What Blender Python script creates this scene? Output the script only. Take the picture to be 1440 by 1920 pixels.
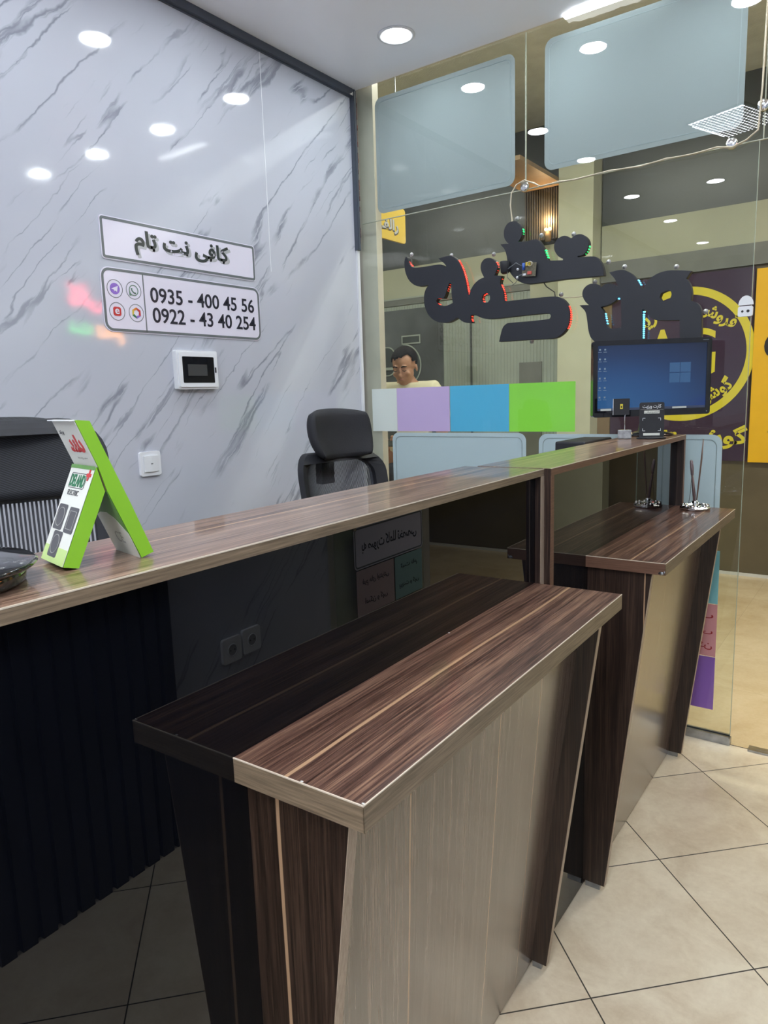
import bpy, bmesh, math, random
from mathutils import Vector, Matrix
random.seed(7)
SC = bpy.context.scene
COL = SC.collection
for o in list(bpy.data.objects): bpy.data.objects.remove(o)

# ---------------- camera, world, exposure ----------------
H_EYE = 1.3673
cam_d = bpy.data.cameras.new('camera')
cam_d.sensor_fit = 'VERTICAL'; cam_d.sensor_height = 36.0; cam_d.sensor_width = 27.0
cam_d.lens = 1327.0081 / 1920 * 36.0
cam_d.clip_start = 0.02
cam = bpy.data.objects.new('camera', cam_d); COL.objects.link(cam)
_r = Vector((0.80986927, 0.58580374, -0.03075287)); _u = Vector((-0.06896347, 0.1471406, 0.98670851)); _f = Vector((-0.58254253, 0.79698408, -0.15956371))
cam.matrix_world = Matrix(((_r.x, _u.x, -_f.x, 0), (_r.y, _u.y, -_f.y, 0), (_r.z, _u.z, -_f.z, H_EYE), (0, 0, 0, 1)))
SC.camera = cam
W = bpy.data.worlds.new('world'); SC.world = W; W.use_nodes = True
W.node_tree.nodes['Background'].inputs[0].default_value = (0.80, 0.90, 1.0, 1)
W.node_tree.nodes['Background'].inputs[1].default_value = 0.5
SC.view_settings.view_transform = 'Standard'; SC.view_settings.look = 'None'
SC.view_settings.gamma = 1.0; SC.view_settings.use_curve_mapping = False
SC.view_settings.exposure = 0.66
LAMP = 80.0           # radiance of the downlight lenses
FILL_PANEL = 15.0           # radiance of the square fill panels added behind the viewer
COR_W = 23.0          # watts of each corridor tube

# ---------------- helpers ----------------
def link(name, me, mats=None, parent=None, mw=None):
    o = bpy.data.objects.new(name, me); COL.objects.link(o)
    if mats:
        if not isinstance(mats, (list, tuple)): mats = [mats]
        for m in mats: me.materials.append(m)
    if parent is not None: o.parent = parent
    if mw is not None: o.matrix_local = mw
    return o
def tag(o, label=None, cat=None, group=None, kind=None):
    if label: o['label'] = label
    if cat: o['category'] = cat
    if group: o['group'] = group
    if kind: o['kind'] = kind
    return o
def empty(name, loc=(0, 0, 0), rz=0, mw=None):
    o = bpy.data.objects.new(name, None); COL.objects.link(o); o.empty_display_size = .05
    o.location = loc; o.rotation_euler = (0, 0, rz)
    if mw is not None: o.matrix_world = mw
    return o
def frame(o, right, up):
    r = Vector(right).normalized(); u = Vector(up).normalized(); n = r.cross(u)
    return Matrix(((r.x, u.x, n.x, o[0]), (r.y, u.y, n.y, o[1]), (r.z, u.z, n.z, o[2]), (0, 0, 0, 1)))
def FW(y, x, z): return frame((XW + .0, y, z), (0, 1, 0), (0, 0, 1))
class MB:
    def __init__(s): s.b = bmesh.new()
    def box(s, x0, y0, z0, x1, y1, z1, mi=0):
        v = [s.b.verts.new((x, y, z)) for x in (x0, x1) for y in (y0, y1) for z in (z0, z1)]
        for f in ((0, 1, 3, 2), (4, 6, 7, 5), (0, 4, 5, 1), (2, 3, 7, 6), (0, 2, 6, 4), (1, 5, 7, 3)):
            s.b.faces.new([v[i] for i in f]).material_index = mi
        return s
    def prism(s, pts, d, off=(0, 0, 0), mi=0, ax='z'):
        """polygon pts (2d) extruded by d; ax gives the extrusion axis"""
        def P(a, b, c):
            return {'z': (a, b, c), 'y': (a, c, b), 'x': (c, a, b)}[ax]
        lo = [s.b.verts.new(Vector(P(a, b, 0)) + Vector(off)) for a, b in pts]
        hi = [s.b.verts.new(Vector(P(a, b, d)) + Vector(off)) for a, b in pts]
        n = len(pts); fs = [s.b.faces.new(lo[::-1]), s.b.faces.new(hi)]
        for i in range(n): fs.append(s.b.faces.new((lo[i], lo[(i + 1) % n], hi[(i + 1) % n], hi[i])))
        for f in fs: f.material_index = mi
        return s
    def tube(s, pts, r, n=8, cap=True, mi=0):
        pts = [Vector(p) for p in pts]; rings = []
        rr = r if isinstance(r, (list, tuple)) else [r] * len(pts)
        ref = None
        for i, p in enumerate(pts):
            t = (pts[min(i + 1, len(pts) - 1)] - pts[max(i - 1, 0)]).normalized()
            if ref is None:
                ref = Vector((0, 0, 1)) if abs(t.z) < .9 else Vector((1, 0, 0))
            a = t.cross(ref).normalized(); ref = a.cross(t).normalized(); b = ref
            rings.append([s.b.verts.new(p + (a * math.cos(2 * math.pi * k / n) + b * math.sin(2 * math.pi * k / n)) * rr[i]) for k in range(n)])
        for i in range(len(rings) - 1):
            for k in range(n):
                f = s.b.faces.new((rings[i][k], rings[i][(k + 1) % n], rings[i + 1][(k + 1) % n], rings[i + 1][k])); f.smooth = True; f.material_index = mi
        if cap:
            s.b.faces.new(rings[0][::-1]).material_index = mi; s.b.faces.new(rings[-1]).material_index = mi
        return s
    def lathe(s, prof, n=32, c=(0, 0, 0), mi=0, sy=1.0, smooth=True, cap=True):
        rings = []
        for r, z in prof:
            rings.append([s.b.verts.new((c[0] + r * math.cos(2 * math.pi * k / n), c[1] + sy * r * math.sin(2 * math.pi * k / n), c[2] + z)) for k in range(n)])
        for i in range(len(rings) - 1):
            for k in range(n):
                f = s.b.faces.new((rings[i][k], rings[i][(k + 1) % n], rings[i + 1][(k + 1) % n], rings[i + 1][k])); f.smooth = smooth; f.material_index = mi
        if cap:
            s.b.faces.new(rings[0][::-1]).material_index = mi; s.b.faces.new(rings[-1]).material_index = mi
        return s
    def ball(s, c, r, sub=2, sc=(1, 1, 1)):
        g = bmesh.ops.create_icosphere(s.b, subdivisions=sub, radius=r)
        for v in g['verts']:
            v.co = Vector((v.co.x * sc[0] + c[0], v.co.y * sc[1] + c[1], v.co.z * sc[2] + c[2]))
            for f in v.link_faces: f.smooth = True
        return s
    def xf(s, m): s.b.transform(m); return s
    def bevel(s, w, seg=2):
        bmesh.ops.bevel(s.b, geom=s.b.edges[:], offset=w, segments=seg, affect='EDGES', profile=.5, clamp_overlap=True); return s
    def mesh(s, name):
        bmesh.ops.recalc_face_normals(s.b, faces=s.b.faces[:])
        me = bpy.data.meshes.new(name); s.b.to_mesh(me); s.b.free(); return me
    def build(s, name, mats, parent=None, mw=None):
        return link(name, s.mesh(name), mats, parent, mw)
def rrect(w, h, r, n=6, x=0, y=0):
    """rounded rectangle outline centred on x,y"""
    out = []
    for cx, cy, a0 in ((w / 2 - r, h / 2 - r, 0), (-w / 2 + r, h / 2 - r, 90), (-w / 2 + r, -h / 2 + r, 180), (w / 2 - r, -h / 2 + r, 270)):
        for k in range(n + 1):
            a = math.radians(a0 + 90 * k / n); out.append((x + cx + r * math.cos(a), y + cy + r * math.sin(a)))
    return out
def circle(r, n=32, x=0, y=0): return [(x + r * math.cos(2 * math.pi * k / n), y + r * math.sin(2 * math.pi * k / n)) for k in range(n)]
def smooth_loop(p, sub=4, ang=50):
    """closed Catmull-Rom through the points; sharp corners are kept"""
    n = len(p); V2 = [Vector(q) for q in p]; cor = []
    for i in range(n):
        a = V2[i] - V2[i - 1]; b = V2[(i + 1) % n] - V2[i]
        cor.append(a.length > 1e-9 and b.length > 1e-9 and a.angle(b) > math.radians(ang))
    out = []
    for i in range(n):
        p1, p2 = V2[i], V2[(i + 1) % n]
        p0 = V2[i - 1] if not cor[i] else p1 * 2 - p2
        p3 = V2[(i + 2) % n] if not cor[(i + 1) % n] else p2 * 2 - p1
        for k in range(sub):
            t = k / sub
            out.append(tuple(.5 * ((2 * p1) + (p2 - p0) * t + (2 * p0 - 5 * p1 + 4 * p2 - p3) * t * t + (3 * p1 - p0 - 3 * p2 + p3) * t ** 3)))
    return out
def from_curve(cu):
    o = bpy.data.objects.new('tmp', cu); COL.objects.link(o)
    bpy.context.view_layer.update()
    dg = bpy.context.evaluated_depsgraph_get()
    me = bpy.data.meshes.new_from_object(o.evaluated_get(dg)); bpy.data.objects.remove(o)
    return me
def flat_mesh(loops, depth, name='plate', bev=0):
    """2d loops (outer + holes) -> plate of the given depth, in local XY, z 0..depth"""
    cu = bpy.data.curves.new(name, 'CURVE'); cu.dimensions = '2D'; cu.fill_mode = 'BOTH'; cu.extrude = depth / 2
    for lp in loops:
        sp = cu.splines.new('POLY'); sp.points.add(len(lp) - 1); sp.use_cyclic_u = True
        for q, (a, b) in zip(sp.points, lp): q.co = (a, b, 0, 1)
    me = from_curve(cu); me.transform(Matrix.Translation((0, 0, depth / 2))); me.name = name
    return me
AR = {'ا': 'FE8D FE8E', 'آ': 'FE81 FE82', 'ب': 'FE8F FE90 FE91 FE92', 'پ': 'FB56 FB57 FB58 FB59', 'ت': 'FE95 FE96 FE97 FE98', 'ث': 'FE99 FE9A FE9B FE9C',
      'ج': 'FE9D FE9E FE9F FEA0', 'خ': 'FEA5 FEA6 FEA7 FEA8', 'د': 'FEA9 FEAA', 'ر': 'FEAD FEAE', 'ز': 'FEAF FEB0', 'س': 'FEB1 FEB2 FEB3 FEB4', 'ش': 'FEB5 FEB6 FEB7 FEB8',
      'ص': 'FEB9 FEBA FEBB FEBC', 'ف': 'FED1 FED2 FED3 FED4', 'ک': 'FB8E FB8F FB90 FB91', 'گ': 'FB92 FB93 FB94 FB95', 'ل': 'FEDD FEDE FEDF FEE0', 'م': 'FEE1 FEE2 FEE3 FEE4',
      'ن': 'FEE5 FEE6 FEE7 FEE8', 'و': 'FEED FEEE', 'ه': 'FEE9 FEEA FEEB FEEC', 'ی': 'FBFC FBFD FBFE FBFF', 'ح': 'FEA1 FEA2 FEA3 FEA4'}
def fa(s):
    """shape a Persian string and put it in visual order"""
    out = []
    for i, ch in enumerate(s):
        if ch not in AR: out.append(ch); continue
        f = AR[ch].split()
        prev = i > 0 and s[i - 1] in AR and len(AR[s[i - 1]].split()) == 4
        nxt = i + 1 < len(s) and s[i + 1] in AR and len(f) == 4
        k = (3 if nxt else 1) if prev else (2 if nxt else 0)
        out.append(chr(int(f[k], 16)))
    return ''.join(reversed(out))
def text_mesh(s, width=None, height=None, depth=.001, bold=0.0, name='lettering', shear=0):
    """text as a mesh centred on the origin in local XY, fitted to width x height"""
    cu = bpy.data.curves.new(name, 'FONT'); cu.body = s; cu.size = 1; cu.extrude = .01; cu.offset = bold; cu.shear = shear; cu.resolution_u = 4
    me = from_curve(cu); me.name = name
    xs = [v.co.x for v in me.vertices]; ys = [v.co.y for v in me.vertices]
    w = max(xs) - min(xs); h = max(ys) - min(ys); cx = (max(xs) + min(xs)) / 2; cy = (max(ys) + min(ys)) / 2
    sx = width / w if width else height / h; sy = height / h if height else sx
    for v in me.vertices: v.co = ((v.co.x - cx) * sx, (v.co.y - cy) * sy, (v.co.z + .01) * depth / .02)
    return me
def T(x, y, z): return Matrix.Translation((x, y, z))

# ---------------- materials ----------------
def new_mat(name):
    m = bpy.data.materials.new(name); m.use_nodes = True
    nt = m.node_tree; b = nt.nodes['Principled BSDF']; return m, nt, b
def pm(name, col, rough=.5, metal=0, spec=.5, coat=0, bump=0, bscale=60, vary=0, vscale=8, emit=None, es=0, ior=None):
    m, nt, b = new_mat(name)
    b.inputs['Base Color'].default_value = (*col, 1); b.inputs['Roughness'].default_value = rough
    b.inputs['Metallic'].default_value = metal; b.inputs['Specular IOR Level'].default_value = spec
    b.inputs['Coat Weight'].default_value = coat; b.inputs['Coat Roughness'].default_value = .05
    if ior: b.inputs['IOR'].default_value = ior
    tc = nt.nodes.new('ShaderNodeTexCoord')
    if vary:
        n = nt.nodes.new('ShaderNodeTexNoise'); n.inputs['Scale'].default_value = vscale; n.inputs['Detail'].default_value = 5
        nt.links.new(tc.outputs['Object'], n.inputs['Vector'])
        r = nt.nodes.new('ShaderNodeMapRange'); r.inputs[1].default_value = .3; r.inputs[2].default_value = .7
        r.inputs[3].default_value = 1 - vary; r.inputs[4].default_value = 1 + vary; nt.links.new(n.outputs[0], r.inputs[0])
        x = nt.nodes.new('ShaderNodeVectorMath'); x.operation = 'SCALE'; x.inputs[0].default_value = col
        nt.links.new(r.outputs[0], x.inputs['Scale']); nt.links.new(x.outputs[0], b.inputs['Base Color'])
    if bump:
        n = nt.nodes.new('ShaderNodeTexNoise'); n.inputs['Scale'].default_value = bscale; n.inputs['Detail'].default_value = 4
        nt.links.new(tc.outputs['Object'], n.inputs['Vector'])
        u = nt.nodes.new('ShaderNodeBump'); u.inputs['Strength'].default_value = bump; u.inputs['Distance'].default_value = .01
        nt.links.new(n.outputs[0], u.inputs['Height']); nt.links.new(u.outputs[0], b.inputs['Normal'])
    if emit:
        b.inputs['Emission Color'].default_value = (*emit, 1); b.inputs['Emission Strength'].default_value = es
    return m
def math_n(nt, op, a, b=None, c=None):
    n = nt.nodes.new('ShaderNodeMath'); n.operation = op
    for i, v in enumerate((a, b, c)):
        if v is None: continue
        if isinstance(v, (int, float)): n.inputs[i].default_value = v
        else: nt.links.new(v, n.inputs[i])
    return n.outputs[0]
def ramp(nt, fac, stops):
    r = nt.nodes.new('ShaderNodeValToRGB'); e = r.color_ramp.elements
    while len(e) < len(stops): e.new(.5)
    for q, (p, c) in zip(e, stops): q.position = p; q.color = (*c, 1)
    nt.links.new(fac, r.inputs[0]); return r.outputs[0]
def mixc(nt, fac, a, b):
    n = nt.nodes.new('ShaderNodeMix'); n.data_type = 'RGBA'
    if isinstance(fac, (int, float)): n.inputs[0].default_value = fac
    else: nt.links.new(fac, n.inputs[0])
    for i, v in ((6, a), (7, b)):
        if isinstance(v, tuple): n.inputs[i].default_value = (*v, 1)
        else: nt.links.new(v, n.inputs[i])
    return n.outputs[2]
def combine(nt, x, y, z):
    n = nt.nodes.new('ShaderNodeCombineXYZ')
    for i, v in enumerate((x, y, z)):
        if isinstance(v, (int, float)): n.inputs[i].default_value = v
        else: nt.links.new(v, n.inputs[i])
    return n.outputs[0]
def noise(nt, vec, scale=1, detail=4, rough=.5, dist=0):
    n = nt.nodes.new('ShaderNodeTexNoise'); n.inputs['Scale'].default_value = scale; n.inputs['Detail'].default_value = detail
    n.inputs['Roughness'].default_value = rough; n.inputs['Distortion'].default_value = dist
    nt.links.new(vec, n.inputs['Vector']); return n.outputs[0]
def sepxyz(nt):
    tc = nt.nodes.new('ShaderNodeTexCoord'); s = nt.nodes.new('ShaderNodeSeparateXYZ'); nt.links.new(tc.outputs['Object'], s.inputs[0])
    return s.outputs[0], s.outputs[1], s.outputs[2]
def smoothstep(nt, v, a, b):
    n = nt.nodes.new('ShaderNodeMapRange'); n.interpolation_type = 'SMOOTHSTEP'; n.inputs[1].default_value = a; n.inputs[2].default_value = b
    nt.links.new(v, n.inputs[0]); return n.outputs[0]
def wood(name, grain, seed=0, streaks=(), dark=(.030, .013, .009), mid=(.105, .052, .038), light=(.25, .145, .095), rough=.3, coat=.35, ccr=.08, ior=1.5):
    m, nt, b = new_mat(name); x, y, z = sepxyz(nt)
    if grain == 'Y': cr, lg = math_n(nt, 'ADD', x, z), y
    elif grain == 'X': cr, lg = math_n(nt, 'ADD', y, z), x
    else: cr, lg = math_n(nt, 'ADD', x, y), z
    wob = noise(nt, combine(nt, math_n(nt, 'MULTIPLY', cr, 5), math_n(nt, 'MULTIPLY', lg, 1.6), seed), 1, 2)
    cr2 = math_n(nt, 'ADD', cr, math_n(nt, 'MULTIPLY', math_n(nt, 'SUBTRACT', wob, .5), .022))
    big = noise(nt, combine(nt, math_n(nt, 'MULTIPLY', cr2, 60), math_n(nt, 'MULTIPLY', lg, 1.0), seed + 3), 1, 3, .6)
    med = noise(nt, combine(nt, math_n(nt, 'MULTIPLY', cr2, 240), math_n(nt, 'MULTIPLY', lg, 3.2), seed + 5), 1, 4, .6)
    fine = noise(nt, combine(nt, math_n(nt, 'MULTIPLY', cr2, 700), math_n(nt, 'MULTIPLY', lg, 12), seed + 9), 1, 2)
    v = math_n(nt, 'ADD', math_n(nt, 'ADD', math_n(nt, 'MULTIPLY', big, .30), math_n(nt, 'MULTIPLY', med, .40)), math_n(nt, 'MULTIPLY', fine, .30))
    c = ramp(nt, v, [(.41, dark), (.50, mid), (.60, light)])
    for pos, w in streaks:
        d = math_n(nt, 'ABSOLUTE', math_n(nt, 'SUBTRACT', math_n(nt, 'ADD', cr, math_n(nt, 'MULTIPLY', math_n(nt, 'SUBTRACT', wob, .5), .022)), pos))
        n = nt.nodes.new('ShaderNodeMapRange'); n.interpolation_type = 'SMOOTHSTEP'; n.inputs[1].default_value = w * .5; n.inputs[2].default_value = w
        n.inputs[3].default_value = .85; n.inputs[4].default_value = 0; nt.links.new(d, n.inputs[0])
        c = mixc(nt, n.outputs[0], c, (.46, .29, .17))
    nt.links.new(c, b.inputs['Base Color'])
    b.inputs['Roughness'].default_value = rough; b.inputs['Coat Weight'].default_value = coat; b.inputs['Coat Roughness'].default_value = ccr; b.inputs['IOR'].default_value = ior
    u = nt.nodes.new('ShaderNodeBump'); u.inputs['Strength'].default_value = .06; u.inputs['Distance'].default_value = .002
    nt.links.new(fine, u.inputs['Height']); nt.links.new(u.outputs[0], b.inputs['Normal'])
    return m
def banding(name, c0, c1, ax):
    m, nt, b = new_mat(name); x, y, z = sepxyz(nt)
    if ax == 'z': vec = combine(nt, math_n(nt, 'MULTIPLY', x, 500), math_n(nt, 'MULTIPLY', y, 500), math_n(nt, 'MULTIPLY', z, 12))
    else: vec = combine(nt, math_n(nt, 'MULTIPLY', x, 14), math_n(nt, 'MULTIPLY', y, 14), math_n(nt, 'MULTIPLY', z, 380))
    n = noise(nt, vec, 1, 4, .6)
    nt.links.new(ramp(nt, n, [(.3, c0), (.7, c1)]), b.inputs['Base Color']); b.inputs['Roughness'].default_value = .4
    return m
def emis(name, col, s):
    m = bpy.data.materials.new(name); m.use_nodes = True; nt = m.node_tree; nt.nodes.clear()
    e = nt.nodes.new('ShaderNodeEmission'); e.inputs[0].default_value = (*col, 1); e.inputs[1].default_value = s
    o = nt.nodes.new('ShaderNodeOutputMaterial'); nt.links.new(e.outputs[0], o.inputs[0]); return m
def thin_glass(name, tint=(.955, .98, .962), refl=1.0):
    m = bpy.data.materials.new(name); m.use_nodes = True; nt = m.node_tree; nt.nodes.clear()
    t = nt.nodes.new('ShaderNodeBsdfTransparent'); t.inputs[0].default_value = (*tint, 1)
    g = nt.nodes.new('ShaderNodeBsdfGlossy'); g.inputs['Roughness'].default_value = 0.0; g.inputs[0].default_value = (refl, refl, refl, 1)
    f = nt.nodes.new('ShaderNodeFresnel'); f.inputs[0].default_value = 1.5
    mx = nt.nodes.new('ShaderNodeMixShader'); o = nt.nodes.new('ShaderNodeOutputMaterial')
    geo = nt.nodes.new('ShaderNodeNewGeometry')
    k = math_n(nt, 'MULTIPLY', f.outputs[0], math_n(nt, 'SUBTRACT', 1.0, geo.outputs['Backfacing']))
    nt.links.new(k, mx.inputs[0]); nt.links.new(t.outputs[0], mx.inputs[1]); nt.links.new(g.outputs[0], mx.inputs[2]); nt.links.new(mx.outputs[0], o.inputs[0])
    return m
def film_mat(name, col, trans=.12, mixd=.45):
    m = bpy.data.materials.new(name); m.use_nodes = True; nt = m.node_tree; nt.nodes.clear()
    d = nt.nodes.new('ShaderNodeBsdfDiffuse'); d.inputs[0].default_value = (*col, 1)
    l = nt.nodes.new('ShaderNodeBsdfTranslucent'); l.inputs[0].default_value = (*col, 1)
    t = nt.nodes.new('ShaderNodeBsdfTransparent'); m1 = nt.nodes.new('ShaderNodeMixShader'); m1.inputs[0].default_value = mixd
    m2 = nt.nodes.new('ShaderNodeMixShader'); m2.inputs[0].default_value = trans; o = nt.nodes.new('ShaderNodeOutputMaterial')
    nt.links.new(d.outputs[0], m1.inputs[1]); nt.links.new(l.outputs[0], m1.inputs[2]); nt.links.new(m1.outputs[0], m2.inputs[1]); nt.links.new(t.outputs[0], m2.inputs[2]); nt.links.new(m2.outputs[0], o.inputs[0])
    return m
def see_through(name, col, period=.0086, duty=.5, axis=0, rough=.6, diag=False):
    """woven mesh: opaque threads with open gaps between them"""
    m, nt, b = new_mat(name); b.inputs['Base Color'].default_value = (*col, 1); b.inputs['Roughness'].default_value = rough
    x, y, z = sepxyz(nt); v = (x, y, z)[axis]
    fr = math_n(nt, 'FRACT', math_n(nt, 'DIVIDE', math_n(nt, 'ADD', v, 5), period))
    k = math_n(nt, 'LESS_THAN', fr, duty)
    nt.links.new(k, b.inputs['Alpha']); return m
def marble(name, seed=0, flip=1):
    m, nt, b = new_mat(name); x, y, z = sepxyz(nt)
    yy = math_n(nt, 'MULTIPLY', y, flip)
    a = math_n(nt, 'ADD', math_n(nt, 'MULTIPLY', yy, .68), math_n(nt, 'MULTIPLY', z, .73))
    c = math_n(nt, 'SUBTRACT', math_n(nt, 'MULTIPLY', z, .68), math_n(nt, 'MULTIPLY', yy, .73))
    wob = noise(nt, combine(nt, math_n(nt, 'MULTIPLY', a, 2.2), math_n(nt, 'MULTIPLY', c, 3.5), seed), 1, 5, .62)
    c = math_n(nt, 'ADD', c, math_n(nt, 'MULTIPLY', math_n(nt, 'SUBTRACT', wob, .5), .12))
    lines = None
    for k, (sa, sc, w, g0, st) in enumerate(((.55, 6.5, .020, .50, .95), (.9, 12.0, .014, .52, .75))):
        n1 = noise(nt, combine(nt, math_n(nt, 'MULTIPLY', a, sa), math_n(nt, 'MULTIPLY', c, sc), seed + 4 * k + 1), 1, 2, .45)
        d = math_n(nt, 'ABSOLUTE', math_n(nt, 'SUBTRACT', n1, .5))
        n = nt.nodes.new('ShaderNodeMapRange'); n.inputs[1].default_value = w * .2; n.inputs[2].default_value = w; n.inputs[3].default_value = 1; n.inputs[4].default_value = 0
        nt.links.new(d, n.inputs[0])
        gate = smoothstep(nt, noise(nt, combine(nt, math_n(nt, 'MULTIPLY', a, 1.7), math_n(nt, 'MULTIPLY', c, 4.0), seed + 11 + k), 1, 3, .6), g0 - .03, g0 + .06)
        fib = smoothstep(nt, noise(nt, combine(nt, math_n(nt, 'MULTIPLY', a, 5), math_n(nt, 'MULTIPLY', c, 90), seed + 17), 1, 3, .6), .34, .52)
        l = math_n(nt, 'MULTIPLY', math_n(nt, 'MULTIPLY', n.outputs[0], gate), math_n(nt, 'MULTIPLY', fib, st))
        lines = l if lines is None else math_n(nt, 'MAXIMUM', lines, l)
    base = ramp(nt, noise(nt, combine(nt, math_n(nt, 'MULTIPLY', a, 1.2), math_n(nt, 'MULTIPLY', c, 2), seed + 30), 1, 3), [(.3, (.46, .48, .55)), (.7, (.51, .53, .605))])
    nt.links.new(mixc(nt, lines, base, (.245, .26, .315)), b.inputs['Base Color'])
    b.inputs['Roughness'].default_value = .06; b.inputs['Specular IOR Level'].default_value = .45
    bn = noise(nt, combine(nt, math_n(nt, 'MULTIPLY', yy, 30), math_n(nt, 'MULTIPLY', z, 30), 0), 1, 3)
    u = nt.nodes.new('ShaderNodeBump'); u.inputs['Strength'].default_value = .03; u.inputs['Distance'].default_value = .002
    nt.links.new(bn, u.inputs['Height']); nt.links.new(u.outputs[0], b.inputs['Normal'])
    return m
def tiles(name, size, ang, ox, oy, c0, c1, grout, gw=.0035, rough=.28, vary=6):
    m, nt, b = new_mat(name); x, y, z = sepxyz(nt)
    dx = math_n(nt, 'SUBTRACT', x, ox); dy = math_n(nt, 'SUBTRACT', y, oy); ca, sa = math.cos(ang), math.sin(ang)
    u = math_n(nt, 'DIVIDE', math_n(nt, 'ADD', math_n(nt, 'MULTIPLY', dx, ca), math_n(nt, 'MULTIPLY', dy, sa)), size)
    v = math_n(nt, 'DIVIDE', math_n(nt, 'SUBTRACT', math_n(nt, 'MULTIPLY', dy, ca), math_n(nt, 'MULTIPLY', dx, sa)), size)
    ds = []
    for q in (u, v):
        fr = math_n(nt, 'FRACT', math_n(nt, 'ADD', q, 50)); ds.append(math_n(nt, 'MINIMUM', fr, math_n(nt, 'SUBTRACT', 1.0, fr)))
    g = math_n(nt, 'LESS_THAN', math_n(nt, 'MINIMUM', ds[0], ds[1]), gw / size / 2)
    cell = noise(nt, combine(nt, math_n(nt, 'FLOOR', math_n(nt, 'ADD', u, 50)), math_n(nt, 'FLOOR', math_n(nt, 'ADD', v, 50)), 0), 3.7, 0)
    n = noise(nt, combine(nt, x, y, 0), vary, 6, .65, .6)
    n2 = noise(nt, combine(nt, x, y, 4), 60, 4, .7)
    f = math_n(nt, 'ADD', math_n(nt, 'MULTIPLY', n, .65), math_n(nt, 'ADD', math_n(nt, 'MULTIPLY', n2, .2), math_n(nt, 'MULTIPLY', cell, .15)))
    c = ramp(nt, f, [(.36, c0), (.62, c1)])
    nt.links.new(mixc(nt, g, c, grout), b.inputs['Base Color']); b.inputs['Roughness'].default_value = rough
    bu = nt.nodes.new('ShaderNodeBump'); bu.inputs['Strength'].default_value = .5; bu.inputs['Distance'].default_value = .002; bu.invert = True
    nt.links.new(g, bu.inputs['Height']); nt.links.new(bu.outputs[0], b.inputs['Normal'])
    return m

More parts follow.
